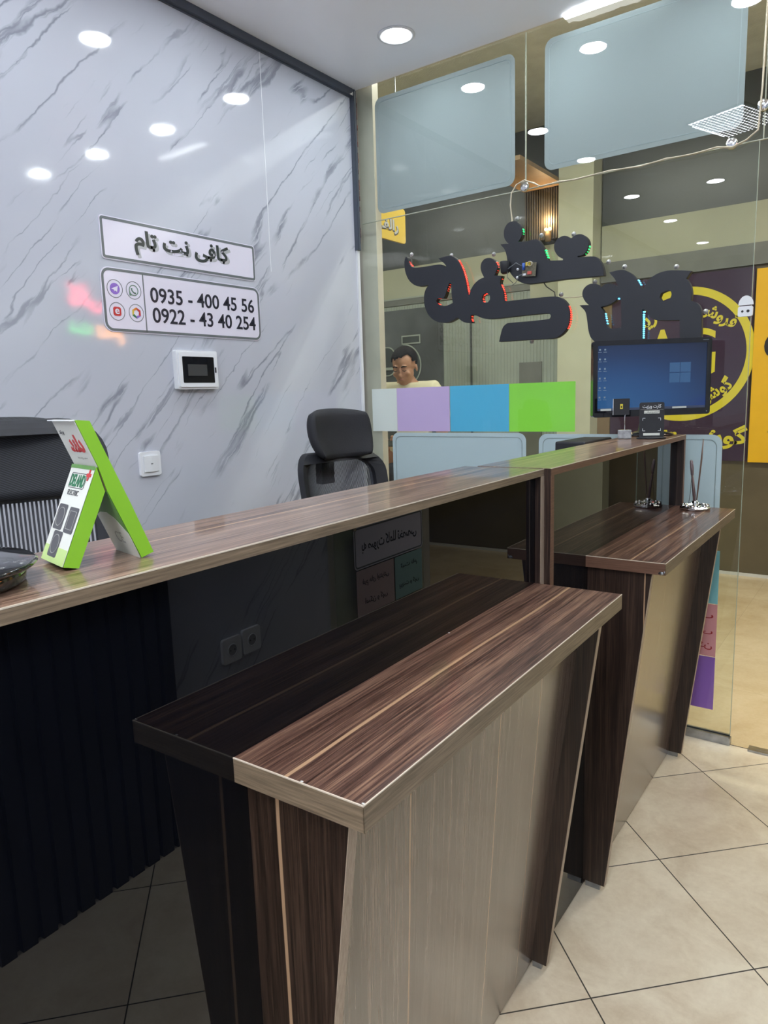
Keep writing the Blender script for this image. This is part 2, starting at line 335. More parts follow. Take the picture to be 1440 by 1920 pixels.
M = dict(
    marble_l=marble('marble_pvc', 2), marble_r=marble('marble_pvc_right', 31),
    ceil=pm('ceiling_paint', (.86, .87, .94), .35, vary=.02, vscale=2),
    darktrim=pm('grey_trim', (.060, .072, .098), .35, vary=.05),
    white=pm('white_plastic', (.72, .74, .78), .3, vary=.02), offwhite=pm('painted_white', (.6, .6, .58), .6, vary=.05),
    brokenedge=pm('rough_broken_edge', (.16, .07, .05), .9, bump=.8, bscale=40, vary=.5, vscale=50),
    blackglass=pm('black_glass', (.0025, .003, .005), 0.0, spec=.36, vary=.1),
    blackgloss=pm('black_gloss', (.008, .009, .012), .08, coat=.5, vary=.05),
    blackmat=pm('black_matt', (.012, .013, .018), .65, vary=.15, vscale=30),
    blackface=pm('black_acrylic', (.012, .014, .021), .45, vary=.06),
    slat=pm('charcoal_slats', (.012, .014, .018), .5, vary=.2),
    chrome=pm('chrome', (.75, .77, .8), .12, metal=1, vary=.05), steel=pm('brushed_steel', (.38, .40, .44), .35, metal=1, bump=.1, vary=.2, vscale=30),
    sock=pm('socket_plastic', (.75, .77, .82), .35, vary=.02),
    cable=pm('cream_cable', (.48, .43, .33), .5, vary=.1), wire=pm('black_wire', (.02, .02, .02), .5, vary=.1),
    glass=thin_glass('clear_glass'), doorglass=thin_glass('door_glass', (.9, .95, .92)),
    gedge=pm('glass_edge', (.34, .42, .36), .2, vary=.05), seam=pm('glass_seam', (.40, .42, .36), .35, vary=.1),
    film=film_mat('frosted_film', (.42, .465, .515), .08, .5), filmb=film_mat('frosted_film_blue', (.70, .79, .90), .04, .35), filme=film_mat('frosted_film_edge', (.50, .56, .61), .04, .5),
    pillar=pm('cream_wall_paint', (.52, .53, .41), .55, vary=.04), jamb=pm('beige_stone', (.50, .47, .40), .4, vary=.08),
    corfloor=tiles('corridor_stone', .8, 0, .1, .2, (.50, .38, .22), (.64, .52, .34), (.35, .28, .18), .001, .22, 3),
    floor=tiles('floor_tiles', .4136028578570397, -.7766525069789654, -.487426359580019, 1.9855399019318212, (.62, .51, .37), (.82, .73, .57), (.06, .055, .045)),
    corlow=pm('olive_brown_panel', (.115, .095, .060), .3, vary=.12, vscale=4), corup=pm('greenish_beige', (.36, .37, .28), .6, vary=.08, vscale=2),
    cordark=pm('dark_grey_cladding', (.060, .070, .072), .35, vary=.2, vscale=2), corgrey=pm('grey_band', (.15, .16, .15), .45, vary=.1),
    corceil=pm('grey_ceiling_tile', (.62, .64, .60), .8, bump=.3, bscale=90, vary=.1), shutter=pm('pale_shutter', (.30, .34, .31), .4, vary=.25, vscale=1.5),
    shopdark=pm('shop_dark_glass', (.085, .095, .10), .12, vary=.5, vscale=1.6),
    decal=pm('grey_decal', (.045, .055, .055), .5, vary=.05), decall=pm('pale_decal_outline', (.30, .34, .31), .5, vary=.05),
    ribbed=pm('ribbed_brown', (.06, .055, .045), .5, vary=.1), soffit=pm('brown_soffit', (.26, .18, .11), .5, vary=.15),
    purple=pm('banner_purple', (.045, .024, .048), .16, vary=.06), yellow=pm('banner_yellow', (.68, .58, .04), .3, vary=.03), amber=pm('banner_amber', (.75, .44, .02), .25, vary=.03),
    signyellow=pm('sign_yellow', (.62, .44, .08), .35, vary=.03), cardboard=pm('cardboard_brown', (.20, .14, .07), .7, vary=.1),
    signface=pm('sign_white', (.70, .68, .80), .3, vary=.01), signgrey=pm('sign_border_grey', (.13, .15, .16), .4, vary=.03), signtxt=pm('sign_text_dark', (.025, .035, .035), .4, vary=.02),
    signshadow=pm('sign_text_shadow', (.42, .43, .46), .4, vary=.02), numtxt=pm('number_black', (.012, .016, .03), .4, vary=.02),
    p_white=film_mat('paper_white', (.93, .93, .96), 0, .15), p_purple=film_mat('paper_purple', (.78, .58, .97), 0, .15), p_blue=film_mat('paper_blue', (.14, .62, .98), 0, .15), p_green=film_mat('paper_green', (.42, .95, .12), 0, .15),
    q_blue=film_mat('poster_blue', (.38, .74, .86), 0, .15), q_pink=film_mat('poster_pink', (.92, .44, .50), 0, .15), q_purple=film_mat('poster_purple', (.42, .20, .70), 0, .15),
    r_pink=pm('poster_pale_pink', (.55, .42, .42), .5, vary=.02), r_teal=pm('poster_pale_teal', (.30, .50, .50), .5, vary=.02),
    panel=emis('fill_panel_diffuser', (.93, .96, 1), FILL_PANEL), lens=emis('lamp_lens', (.90, .97, 1.0), LAMP), tube=emis('white_tube', (.95, 1, 1), 6), led_w=emis('white_diodes', (.9, .95, 1), 22),
    red=emis('red_diodes', (1, .035, .02), 3.2), green=emis('green_diodes', (.02, .9, .15), 2.2), blue=emis('blue_diodes', (.10, .55, 1), 2.6),
    nred=emis('sign_red_glow', (1, .05, .10), 20), ngreen=emis('sign_green_glow', (.06, 1, .12), 16), norange=emis('sign_orange_glow', (1, .38, .06), 20),
    warm=emis('warm_bulb', (1, .72, .38), 6),
    gbox=pm('green_card', (.22, .48, .025), .38, vary=.04), gboxd=pm('green_card_dark', (.10, .25, .05), .45, vary=.04), gwhite=pm('card_white', (.62, .63, .58), .4, vary=.02),
    redink=pm('red_ink', (.50, .03, .03), .5, vary=.02), greenink=pm('green_ink', (.02, .16, .07), .5, vary=.02), greyink=pm('grey_ink', (.07, .07, .075), .4, vary=.04), lgreyink=pm('light_grey_ink', (.33, .33, .31), .4, vary=.02),
    cardin=pm('card_inside', (.10, .075, .04), .8, vary=.1), palegreen=pm('pale_green_print', (.45, .60, .22), .4, vary=.04),
    skin=pm('skin', (.42, .22, .14), .5, vary=.06, vscale=20), hair=pm('dark_hair', (.008, .007, .007), .85, spec=.15, bump=.6, bscale=150), shirt=pm('cream_shirt', (.66, .62, .46), .8, bump=.2, bscale=30, vary=.04),
    trouser=pm('dark_trousers', (.03, .035, .05), .8, vary=.1), lip=pm('lips', (.30, .11, .09), .5, vary=.02),
    acrylic=pm('frosted_acrylic', (.32, .33, .35), .15, vary=.3, vscale=60), board=pm('circuit_board', (.13, .12, .08), .5, vary=.4, vscale=120),
    cblue=pm('capacitor_blue', (.03, .10, .45), .3, vary=.02), cyel=pm('coil_yellow', (.60, .45, .05), .4, vary=.05), cred=pm('part_red', (.55, .10, .08), .4, vary=.02),
    mauve=pm('telegram_violet', (.24, .13, .52), .4, vary=.02), wagreen=pm('outline_green', (.10, .20, .14), .4, vary=.02), org=pm('ink_orange', (.65, .22, .03), .4, vary=.02),
)
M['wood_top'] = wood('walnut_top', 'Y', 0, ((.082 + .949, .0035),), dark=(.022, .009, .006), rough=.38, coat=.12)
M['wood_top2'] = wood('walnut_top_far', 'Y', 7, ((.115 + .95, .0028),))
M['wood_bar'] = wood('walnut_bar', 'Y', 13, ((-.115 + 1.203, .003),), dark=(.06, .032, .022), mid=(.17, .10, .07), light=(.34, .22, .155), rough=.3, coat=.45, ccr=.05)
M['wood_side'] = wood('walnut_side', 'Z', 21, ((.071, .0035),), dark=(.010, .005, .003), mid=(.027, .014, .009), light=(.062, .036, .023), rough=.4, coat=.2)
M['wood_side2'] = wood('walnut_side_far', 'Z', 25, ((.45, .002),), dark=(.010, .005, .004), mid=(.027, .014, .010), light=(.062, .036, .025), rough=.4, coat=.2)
M['wood_front'] = wood('walnut_front', 'Z', 29, ((.33, .003), (.62, .0025), (.80, .002), (.12, .001)), dark=(.035, .02, .014), mid=(.095, .06, .045), light=(.22, .155, .115), rough=.24, coat=.75, ccr=.18, ior=1.5)
M['band'] = banding('edge_band', (.105, .075, .048), (.26, .195, .13), 'h')
M['bandv'] = banding('edge_band_vertical', (.30, .22, .16), (.44, .35, .27), 'z')
M['bandd'] = banding('edge_band_brown', (.10, .05, .032), (.17, .09, .06), 'h')
M['lip_line'] = pm('laminate_line', (.62, .54, .44), .35, vary=.05)
M['mesh_a'] = see_through('chair_mesh', (.02, .022, .03), .0085, .56, 0)
M['mesh_b'] = see_through('chair_mesh_fine', (.05, .055, .07), .0040, .52, 0)
XW, YG, ZC, XR, YC = -2.1704, 2.8352, 2.7745, .5, 5.6
def FM(y, z, off=0): return frame((XW + off, y, z), (0, 1, 0), (0, 0, 1))      # on the marble wall, facing +x
def FG(x, z, y=YG): return frame((x, y, z), (1, 0, 0), (0, 0, 1))              # facing the room, -y
def FR(y, z, x=XR): return frame((x, y, z), (0, -1, 0), (0, 0, 1))             # on the right wall, facing -x
def struct(name, mb, m, parent=None):
    o = mb.build(name, m, parent)
    if parent is None: o['kind'] = 'structure'
    return o

# ================= SETTING =================
struct('floor', MB().box(-2.3, -3.2, -.1, .62, YG, 0), M['floor'])
struct('floor_corridor', MB().box(-7, YG, -.1, 5.5, YC + .02, 0), M['corfloor'])
struct('ceiling', MB().box(-2.3, -3.2, ZC, .62, YG - .012, ZC + .1), M['ceil'])
struct('wall_left', MB().box(XW - .1, -3.2, 0, XW, YG - .012, ZC), M['marble_l'])
struct('wall_right', MB().box(XR, -3.2, 0, XR + .1, 2.13, ZC), M['marble_r'])
struct('wall_right_entrance', MB().box(XR, 2.13, 0, XR + .1, YG + .1, ZC), M['jamb'])
struct('wall_back', MB().box(XW, -3.2, 0, XR, -3.1, ZC), M['marble_r'])
# slatted cladding on the right wall (seen in the black glass)
b = MB(); b.box(XR - .012, .72, 0, XR - .0005, 1.335, ZC)
for i in range(11): b.box(XR - .030, .725 + i * .0555, 0, XR - .012, .725 + i * .0555 + .040, ZC)
struct('trim_1', b, M['slat'])
b = MB(); b.box(XW, -3.1, ZC - .030, XW + .022, YG - .035, ZC - .0005); b.box(XW, -3.1, ZC - .034, XW + .008, YG - .035, ZC - .030)
struct('trim_2', b, M['darktrim'])
b = MB(); b.box(XW, 2.800, 2.066, XW + .020, 2.822, ZC - .001); b.box(XW + .002, 2.805, 2.066, XW + .024, 2.811, ZC - .001)
struct('trim_3', b, M['darktrim'])
struct('trim_4', MB().box(XW, 2.806, 0, XW + .010, 2.823, 2.066), M['white'])
b = MB()
for i in range(28): z0 = 2.10 + i * .024; b.box(XW + .001, 2.823, z0, XW + .014 + .006 * random.random(), 2.8285 + .003 * random.random(), z0 + .022)
struct('trim_5', b, M['brokenedge'])
struct('trim_6', MB().box(XW + .0002, 2.2225, 1.9, XW + .0012, 2.2255, ZC - .03), M['white'])
# ---- storefront glass
def pane(name, x0, x1, z0, z1, ml=0, mr=0):
    o = struct(name, MB().box(x0, YG, z0, x1, YG + .010, z1), M['glass']); return o
pane('window_1', XW + .018, -.4525, .036, 2.187)
pane('window_2', XW + .018, -1.3085, 2.190, ZC)
pane('window_3', -1.3055, -.4425, 2.190, ZC)
pane('window_4', -.4395, XR - .002, 2.190, ZC)
struct('trim_7', MB().box(XW + .018, YG + .001, 2.1872, XR - .002, YG + .009, 2.1898), M['seam'])
struct('trim_8', MB().box(-1.3084, YG + .001, 2.190, -1.3056, YG + .009, ZC), M['seam'])
struct('trim_9', MB().box(-.4424, YG + .001, 2.190, -.4396, YG + .009, ZC), M['seam'])
struct('trim_10', MB().box(-.4524, YG - .0002, .036, -.4512, YG + .0102, 2.187), M['gedge'])
b = MB(); b.box(-2.1, YG - .012, .0005, -.4535, YG - .002, .034); b.box(-2.1, YG + .012, .0005, -.4535, YG + .022, .034); b.box(-2.1, YG - .002, .0005, -.4535, YG + .012, .006)
b.box(-.4535, YG - .011, .0005, -.449, YG + .021, .027)
struct('trim_11', b, M['steel'])
b = MB(); b.box(-.385, YG - .020, .0005, .30, YG + .020, .008); b.box(-.36, YG - .004, .008, .28, YG + .004, .0085)
struct('trim_12', b, M['steel'])
struct('trim_13', MB().box(-.449, YG - .0015, .0003, -.385, YG + .0015, .0012), M['wire'])
# bright strip in the ragged gap between ceiling and glass
b = MB(); pts = []
x = -1.14
up = []; lo = []
while x < -.755:
    up.append((x, YG - .003)); lo.append((x, YG - .052 + .012 * random.random() + (0.02 if x < -1.11 else 0))); x += .018
b.prism(up + lo[::-1], .006, off=(0, 0, ZC - .0075), ax='z')
o = b.build('strip_light', M['tube']); tag(o, 'bright white strip light glowing in the ragged gap between ceiling and glass front', 'light')
# ---- corridor shell
struct('wall_corridor', MB().box(-7, YC, 0, 5.5, YC + .1, .81).box(-7, YC, .81, 5.5, YC + .1, 2.20), M['corlow'])
b = MB(); b.box(-7, YC - .012, 2.265, -2.23, YC + .1, 2.53); b.box(-1.945, YC - .012, 2.33, 5.5, YC + .1, 2.60); b.box(-2.52, YC - .04, 2.10, -2.215, YC - .012, 2.235)
struct('wall_corridor_upper', b, M['corup'])
struct('wall_corridor_dark', MB().box(-7, YC - .01, 2.53, -2.23, YC + .1, 3.5).box(-1.945, YC - .01, 2.60, 5.5, YC + .1, 3.5), M['cordark'])
b = MB(); b.box(-1.945, YC - .02, 2.185, 5.5, YC + .1, 2.33); b.box(-7, YC - .03, 2.20, -2.23, YC + .1, 2.252)
struct('trim_14', b, M['corgrey'])
struct('trim_15', MB().box(-7, YC - .034, 2.252, -2.23, YC + .1, 2.266), M['decall'])
struct('baseboard_corridor', MB().box(-7, YC - .012, 0, 5.5, YC - .0005, .022), M['offwhite'])
struct('wall_corridor_pillar', MB().box(-2.225, 5.42, 0, -1.955, 5.68, 3.43), M['pillar'])
struct('wall_corridor_pillar_2', MB().box(.53, 5.44, .17, 1.02, 5.68, 3.43).box(.525, 5.43, 0, 1.025, 5.68, .17, 1), [M['pillar'], M['corlow']])
struct('ceiling_corridor', MB().box(-7, YG + .02, 3.43, 5.5, YC + .1, 3.5), M['corceil'])
struct('wall_facade_upper', MB().box(-7, YG + .0, ZC + .11, 5.5, YG + .03, 3.5), M['corup'])
struct('wall_corridor_left', MB().box(-2.75, YG + .030, 0, -2.088, YG + .075, 3.43), M['jamb'])
struct('wall_facade_left', MB().box(-7, YG + .1, 0, -2.75, YG + .2, 3.43), M['corup'])
struct('wall_facade_right', MB().box(XR + .1, YG + .0, 0, 5.5, YG + .1, ZC + .11), M['corup'])
struct('wall_corridor_end', MB().box(-7.1, YG, 0, -7, YC, 3.5), M['corgrey'])
# opposite shop front: pale shutter, dark reflective upper part
b = MB(); b.box(-7, YC - .02, .05, -2.23, YC, 2.198)
for i in range(160):
    xx = -6.98 + i * .0296
    if xx > -2.25: break
    b.box(xx, YC - .024, .06, xx + .013, YC - .019, 2.19)
struct('door_1', b, M['shutter'])
struct('door_2', MB().box(-6.9, YC - .028, .9, -3.36, YC - .0245, 2.16), M['shopdark'])
struct('trim_16', MB().box(-6.9, YC - .05, 1.62, -3.84, YC - .028, 1.645), M['decall'])
struct('trim_17', MB().box(-3.085, YC - .034, .05, -3.07, YC - .024, 2.19), M['cordark'])
struct('trim_18', MB().box(-2.62, YC - .034, .05, -2.42, YC - .024, 1.62), M['corgrey'])

# corridor tubes
for i, (x, y) in enumerate(((-3.9, 3.75), (-1.6, 3.75), (.7, 3.75), (3.0, 3.75))):
    t = tag(empty('corridor_tube_light', (x, y, 3.43)), 'long white tube light on the corridor ceiling outside the shop', 'ceiling light', 'tube lights of the corridor')
    MB().box(-.62, -.04, -.05, .62, .04, -.001).build('housing', M['offwhite'], t)
    b = MB(); b.tube([(-.6, 0, -.064), (.6, 0, -.064)], .013, 10); b.build('tube', M['tube'], t)
    L = bpy.data.lights.new('tube_glow', 'AREA'); L.shape = 'RECTANGLE'; L.size = 1.2; L.size_y = .06; L.energy = COR_W; L.color = (1, .98, .84)
    lo_ = bpy.data.objects.new('tube_glow', L); COL.objects.link(lo_); lo_.parent = t; lo_.location = (0, 0, -.08)

# ================= CEILING LIGHTS =================
def downlight(x, y, label, group=None):
    t = tag(empty('ceiling_downlight', (x, y, ZC)), label, 'ceiling light', group)
    b = MB(); b.lathe([(.054, -.0005), (.074, -.0005), (.075, -.003), (.070, -.007), (.055, -.004), (.054, -.0005)], 40, cap=False); b.build('trim_ring', M['white'], t)
    b = MB(); b.lathe([(.001, -.0035), (.053, -.0035), (.053, -.001)], 32); b.build('lens', M['lens'], t)
    return t
downlight(-1.713, 2.524, 'round recessed downlight glowing in the ceiling above the corner of marble wall and glass')
for x, y, l in ((-1.14, 2.54, 'round downlight in the row along the glass, second from the marble wall'),
                (-.565, 2.53, 'round downlight in the row along the glass, third from the marble wall'),
                (0.0, 2.50, 'round downlight in the row along the glass, farthest from the marble wall'),
                (-1.71, 1.80, 'round downlight near the marble wall, second from the glass'),
                (-1.68, 1.15, 'round downlight near the marble wall, third from the glass')):
    downlight(x, y, l, 'ceiling downlights')
for x, y in ((-1.72, .10), (-1.15, .10), (-.57, .10), (0, .10), (.10, 1.15), (.12, 1.85), (.12, .60), (-1.7, -.9), (-.9, -.9), (0, -.9), (-1.7, -2.1), (-.5, -2.1)):  # row over the viewer is the room's; right-hand and rear lamps added as fill
    downlight(x, y, 'round recessed ceiling downlight out of view, most of these added as fill', 'downlights behind the viewer')
for x, y in ((.02, -.55), (.02, -1.45), (.02, -2.4)):  # unseen fill panels, added to raise the ambient light evenly
    t = tag(empty('added_fill_panel', (x, y, ZC)), 'square white fill panel added in the ceiling behind the viewer', 'ceiling light', 'added fill panels behind the viewer')
    MB().box(-.31, -.31, -.012, .31, .31, -.0005).build('frame', M['white'], t)
    MB().box(-.295, -.295, -.0135, .295, .295, -.012).build('diffuser', M['panel'], t)
# perforated LED panel on the ceiling (mirrored in the glass)
A_ = Vector((-1.035, 2 * YG - 4.298, ZC)); B_ = Vector((-.745, 2 * YG - 4.19, ZC)); D_ = Vector((-.892, 2 * YG - 4.671, ZC))
ex = (B_ - A_).normalized(); ey = ex.cross(Vector((0, 0, 1))).normalized()
cpt = A_ + ex * .155 + ey * .19
t = tag(empty('diode_ceiling_light', mw=Matrix(((ex.x, ey.x, 0, cpt.x), (ex.y, ey.y, 0, cpt.y), (0, 0, -1, ZC - .0), (0, 0, 0, 1)))), 'square ceiling light of many tiny white diodes in rows, mirrored in the right frosted panel', 'ceiling light')
MB().box(-.165, -.20, .001, .165, .20, .012).build('housing', M['greyink'], t)
b = MB()
for i in range(14):
    for j in range(17):
        x, y = -.146 + i * .0225, -.18 + j * .0225
        b.box(x - .0042, y - .0042, .012, x + .0042, y + .0042, .0138)
tag(b.build('diode', M['led_w'], t), kind='stuff')
b = MB(); b.box(-.150, -.198, .0125, -.01, -.194, .0155); b.box(.01, -.198, .0125, .150, -.194, .0155); b.box(-.158, -.150, .0125, -.154, .15, .0155)
b.build('edge_strip', M['led_w'], t)

# ================= DESKS =================
GX, GY0, T1 = -.6174, .5241, .0215
G2X, Y2, T2 = -.6313, 1.452, .0071
def desk(root, ya, yb, over, back, zt, th, front_mat, glass0, glass1, posts, endcap=None):
    MB().box(back, ya, zt - th, over - .0012, yb, zt).bevel(.0006, 1).build('counter_top', M['wood_bar'], root)
    MB().box(over - .0012, ya, zt - th, over, yb, zt - .0008).build('front_edge_band', front_mat, root)
    MB().box(over - .0011, ya, zt - .0012, over + .0003, yb, zt + .0003).build('edge_line', M['lip_line'], root)
    MB().box(-.006, glass0, .004, 0, glass1, zt - th).build('black_glass_front', M['blackglass'], root)
    MB().box(-.024, glass0, .004, -.006, glass1, zt - th).build('backing_board', M['blackmat'], root)
    for (p0, p1, z0, z1) in posts:
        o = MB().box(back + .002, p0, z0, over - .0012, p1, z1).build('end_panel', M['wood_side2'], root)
        MB().box(over - .0012, p0, z0, over, p1, z1).build('panel_edge_band', front_mat if front_mat is M['bandd'] else M['bandv'], o)
    b = MB(); b.box(-.50, glass0, .725, -.024, glass1 - .012, .75); b.build('worktop', M['wood_bar'], root)
    b = MB(); b.box(-.49, ya, 0.005, -.03, ya + .018, .725); b.build('leg_panel', M['wood_side2'], root)
    b = MB(); b.box(-.49, yb - .030, 0.005, back - .001, yb - .012, .725); b.build('leg_panel', M['wood_side2'], root)
def shelf_unit(root, y0, y1, w, zt, th, xs0, sl, rec, sp, topm, sidem, bandn, bandf, panels, zfoot):
    MB().box(.0, y0 + .0012, zt - th, w - .0012, y1, zt).build('shelf_top', topm, root)
    MB().box(.0, y0, zt - th, w, y0 + .0012, zt - .0008).build('end_edge_band', bandn, root)
    MB().box(w - .0012, y0, zt - th, w, y1, zt - .0008).build('front_edge_band', bandf, root)
    b = MB(); b.box(0, y0 - .0003, zt - .0012, w, y0 + .0012, zt + .0003); b.box(w - .0012, y0, zt - .0012, w + .0003, y1, zt + .0003)
    b.build('edge_line', M['lip_line'], root)
    X = lambda z: xs0 + sl * z
    for p0, p1 in panels:
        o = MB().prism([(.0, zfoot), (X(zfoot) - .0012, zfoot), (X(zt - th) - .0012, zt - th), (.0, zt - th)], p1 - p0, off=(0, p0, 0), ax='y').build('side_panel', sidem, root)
        MB().prism([(X(zfoot) - .0012, zfoot), (X(zfoot), zfoot), (X(zt - th), zt - th), (X(zt - th) - .0012, zt - th)], p1 - p0, off=(0, p0, 0), ax='y').build('panel_edge_band', M['bandv'], o)
        MB().box(.006, p0 + .003, .0008, X(0) - .012, p1 - .003, zfoot).build('foot', M['steel'], o)
    a, b_ = panels[0][1], panels[1][0]
    MB().prism([(X(.004) - rec - .014, .004), (X(.004) - rec, .004), (X(zt - th) - rec, zt - th), (X(zt - th) - rec - .014, zt - th)], b_ - a, off=(0, a, 0), ax='y').build('front_panel', M['wood_front'], root)
d1 = tag(empty('reception_desk', (GX, GY0, 0), T1), 'long near reception desk with walnut top, black glass front and foreground shelf unit', 'desk')
desk(d1, -1.25, .928, .0136, -.183, 1.203, .015, M['band'], -1.25, .910, ((.910, .928, .012, 1.188),))
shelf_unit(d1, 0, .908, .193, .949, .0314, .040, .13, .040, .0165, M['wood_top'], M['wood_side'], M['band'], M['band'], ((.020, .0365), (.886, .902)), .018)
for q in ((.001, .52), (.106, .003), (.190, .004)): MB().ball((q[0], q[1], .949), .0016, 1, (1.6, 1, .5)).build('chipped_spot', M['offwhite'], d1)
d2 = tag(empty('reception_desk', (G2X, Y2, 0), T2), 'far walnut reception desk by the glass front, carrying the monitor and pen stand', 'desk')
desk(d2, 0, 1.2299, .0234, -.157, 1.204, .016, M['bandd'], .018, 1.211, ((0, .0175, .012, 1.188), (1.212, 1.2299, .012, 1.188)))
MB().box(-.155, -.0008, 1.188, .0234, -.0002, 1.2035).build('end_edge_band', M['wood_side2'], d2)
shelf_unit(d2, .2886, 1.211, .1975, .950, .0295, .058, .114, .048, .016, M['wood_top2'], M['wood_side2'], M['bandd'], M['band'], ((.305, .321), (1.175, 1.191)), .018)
b = MB(); b.ball((.188, .2885, .925), .006, 1, (1.4, .35, .8)); b.ball((.195, .290, .928), .004, 1, (.6, .8, 1)); b.build('chipped_corner', M['steel'], d2)

# ================= MARBLE WALL ITEMS =================
def sign_plate(name, y0, y1, z0, z1, r, bw):
    t = empty(name, mw=FM((y0 + y1) / 2, (z0 + z1) / 2)); w, h = y1 - y0, z1 - z0
    link('backing', flat_mesh([rrect(w + .006, h + .006, r + .002)], .003), M['signface'], t)
    link('border', flat_mesh([rrect(w, h, r), rrect(w - 2 * bw, h - 2 * bw, max(r - bw, .004))], .0008), M['signgrey'], t, T(0, 0, .003))
    return t, w, h
t, w, h = sign_plate('name_sign', 1.440, 2.128, 1.8525, 1.985, .010, .0085)
tag(t, 'white rectangular name sign with one line of dark Persian letters on marble wall', 'sign')
tx = fa('کافی نت تام')
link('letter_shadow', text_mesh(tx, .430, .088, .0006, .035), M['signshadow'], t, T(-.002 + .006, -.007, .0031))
link('lettering', text_mesh(tx, .425, .085, .0014, .028), M['signtxt'], t, T(-.006, .001, .0032))
t, w, h = sign_plate('phone_number_sign', 1.427, 2.142, 1.617, 1.822, .030, .0085)
tag(t, 'white rounded sign with two black phone numbers and four round app icons on marble wall', 'sign')
cx, cz = (1.427 + 2.142) / 2, (1.617 + 1.822) / 2
MB().box(1.586 - cx, -h / 2 + .004, .003, 1.590 - cx, h / 2 - .004, .0038).build('divider', M['signgrey'], t)
link('lettering', text_mesh('0935 - 400 45 56', .497, .053, .0012, .012), M['numtxt'], t, T(1.862 - cx, 1.7495 - cz, .003))
link('lettering', text_mesh('0922 - 43 40 254', .497, .053, .0012, .012), M['numtxt'], t, T(1.866 - cx, 1.6805 - cz, .003))
def icon(y, z):
    e = link('icon_ring', flat_mesh([circle(.030), circle(.0280)], .0006), M['signgrey'], t, T(y - cx, z - cz, .0031)); return e
e = icon(1.474, 1.756)
link('disc', flat_mesh([circle(.0185)], .0006), M['mauve'], e, T(0, 0, .0001))
link('paper_plane', flat_mesh([[(-.014, -.001), (.012, .010), (.007, -.011), (.000, -.006), (-.004, -.010), (-.004, -.004)]], .0006), M['signface'], e, T(0, 0, .0006))
e = icon(1.547, 1.757)
link('speech_outline', flat_mesh([[(-.018, -.019)] + [(.0185 * math.cos(math.radians(a)), .0185 * math.sin(math.radians(a))) for a in range(-115, 200, 15)], circle(.0155)], .0006), M['wagreen'], e, T(0, 0, .0001))
MB().tube([(-.008, .007, 0), (-.007, 0, 0), (-.001, -.007, 0), (.007, -.009, 0)], [.003, .002, .002, .003], 6).build('handset', M['wagreen'], e, T(0, 0, .0006))
e = icon(1.476, 1.682)
link('rounded_square', flat_mesh([rrect(.030, .030, .008)], .0006), M['redink'], e, T(0, 0, .0001))
link('letter_e', text_mesh('e', .017, .018, .0006, .02), M['signface'], e, T(0, 0, .0006))
e = icon(1.551, 1.682)
for k, mm in enumerate(('redink', 'org', 'cyel', 'greenink', 'mauve', 'redink')):
    a0, a1 = math.radians(60 * k + 30), math.radians(60 * k + 90)
    link('hexagon_side', flat_mesh([[(.019 * math.cos(a0), .019 * math.sin(a0)), (.019 * math.cos(a1), .019 * math.sin(a1)), (.011 * math.cos(a1 - .2), .011 * math.sin(a1 - .2)), (.011 * math.cos(a0 - .2), .011 * math.sin(a0 - .2))]], .0006), M[mm], e, T(0, 0, .0001))
# breaker box
t = tag(empty('breaker_box', mw=FM(1.786, 1.491)), 'white square circuit breaker box with dark window, below the phone number sign', 'breaker box')
b = MB(); b.prism(rrect(.192, .142, .006), .022, ax='z'); b.bevel(.003, 2); b.build('case', M['white'], t)
link('frame', flat_mesh([rrect(.178, .126, .005), rrect(.150, .096, .004)], .006), M['sock'], t, T(0, 0, .022))
MB().box(-.075, -.048, .0222, .075, .048, .0262).build('window', M['blackgloss'], t)
b = MB(); b.box(-.050, -.022, .0262, .040, .020, .0272)
b.build('breaker_row', pm('breaker_grey', (.05, .055, .06), .3, vary=.1), t)
MB().box(.076, -.010, .0262, .082, .010, .030).build('latch', M['blackmat'], t)
# switch
def wall_plate(name, mw, lab, cat, sockets=False, group=None):
    t = tag(empty(name, mw=mw), lab, cat, group)
    b = MB(); b.prism(rrect(.086, .086, .008), .011, ax='z'); b.bevel(.004, 2); b.build('cover_plate', M['sock'], t)
    if sockets:
        b = MB(); b.lathe([(.022, 0), (.022, .002), (.019, .002), (.019, .0005)], 28, (0, 0, .011), cap=False); o = b.build('socket_rim', M['sock'], t)
        MB().lathe([(.001, 0), (.019, 0), (.019, .0006)], 28, (0, 0, .0112)).build('socket_well', M['lgreyink'], t)
        b = MB()
        for s in (-1, 1): b.tube([(s * .0095, 0, .0112), (s * .0095, 0, .0122)], .0028, 10)
        b.build('contact_hole', M['blackmat'], t)
    else:
        b = MB(); b.prism([(-.030, .011), (.030, .011), (.030, .015), (0, .0175), (-.030, .0150)], .058, off=(0, -.029, 0), ax='y'); b.bevel(.0015, 2); b.build('rocker', M['white'], t)
        MB().box(-.004, -.0012, .0170, .004, .0012, .0182).build('indicator', M['greyink'], t)
    return t
wall_plate('light_switch', FM(1.553, 1.160), 'white single light switch on the marble wall above the near desk', 'switch')
wall_plate('wall_socket', FR(1.580, .545), 'white wall socket nearer the slatted panel, mirrored in the black desk glass', 'socket', True)
wall_plate('wall_socket', FR(1.674, .552), 'white wall socket farther from the slatted panel, mirrored in the black desk glass', 'socket', True)
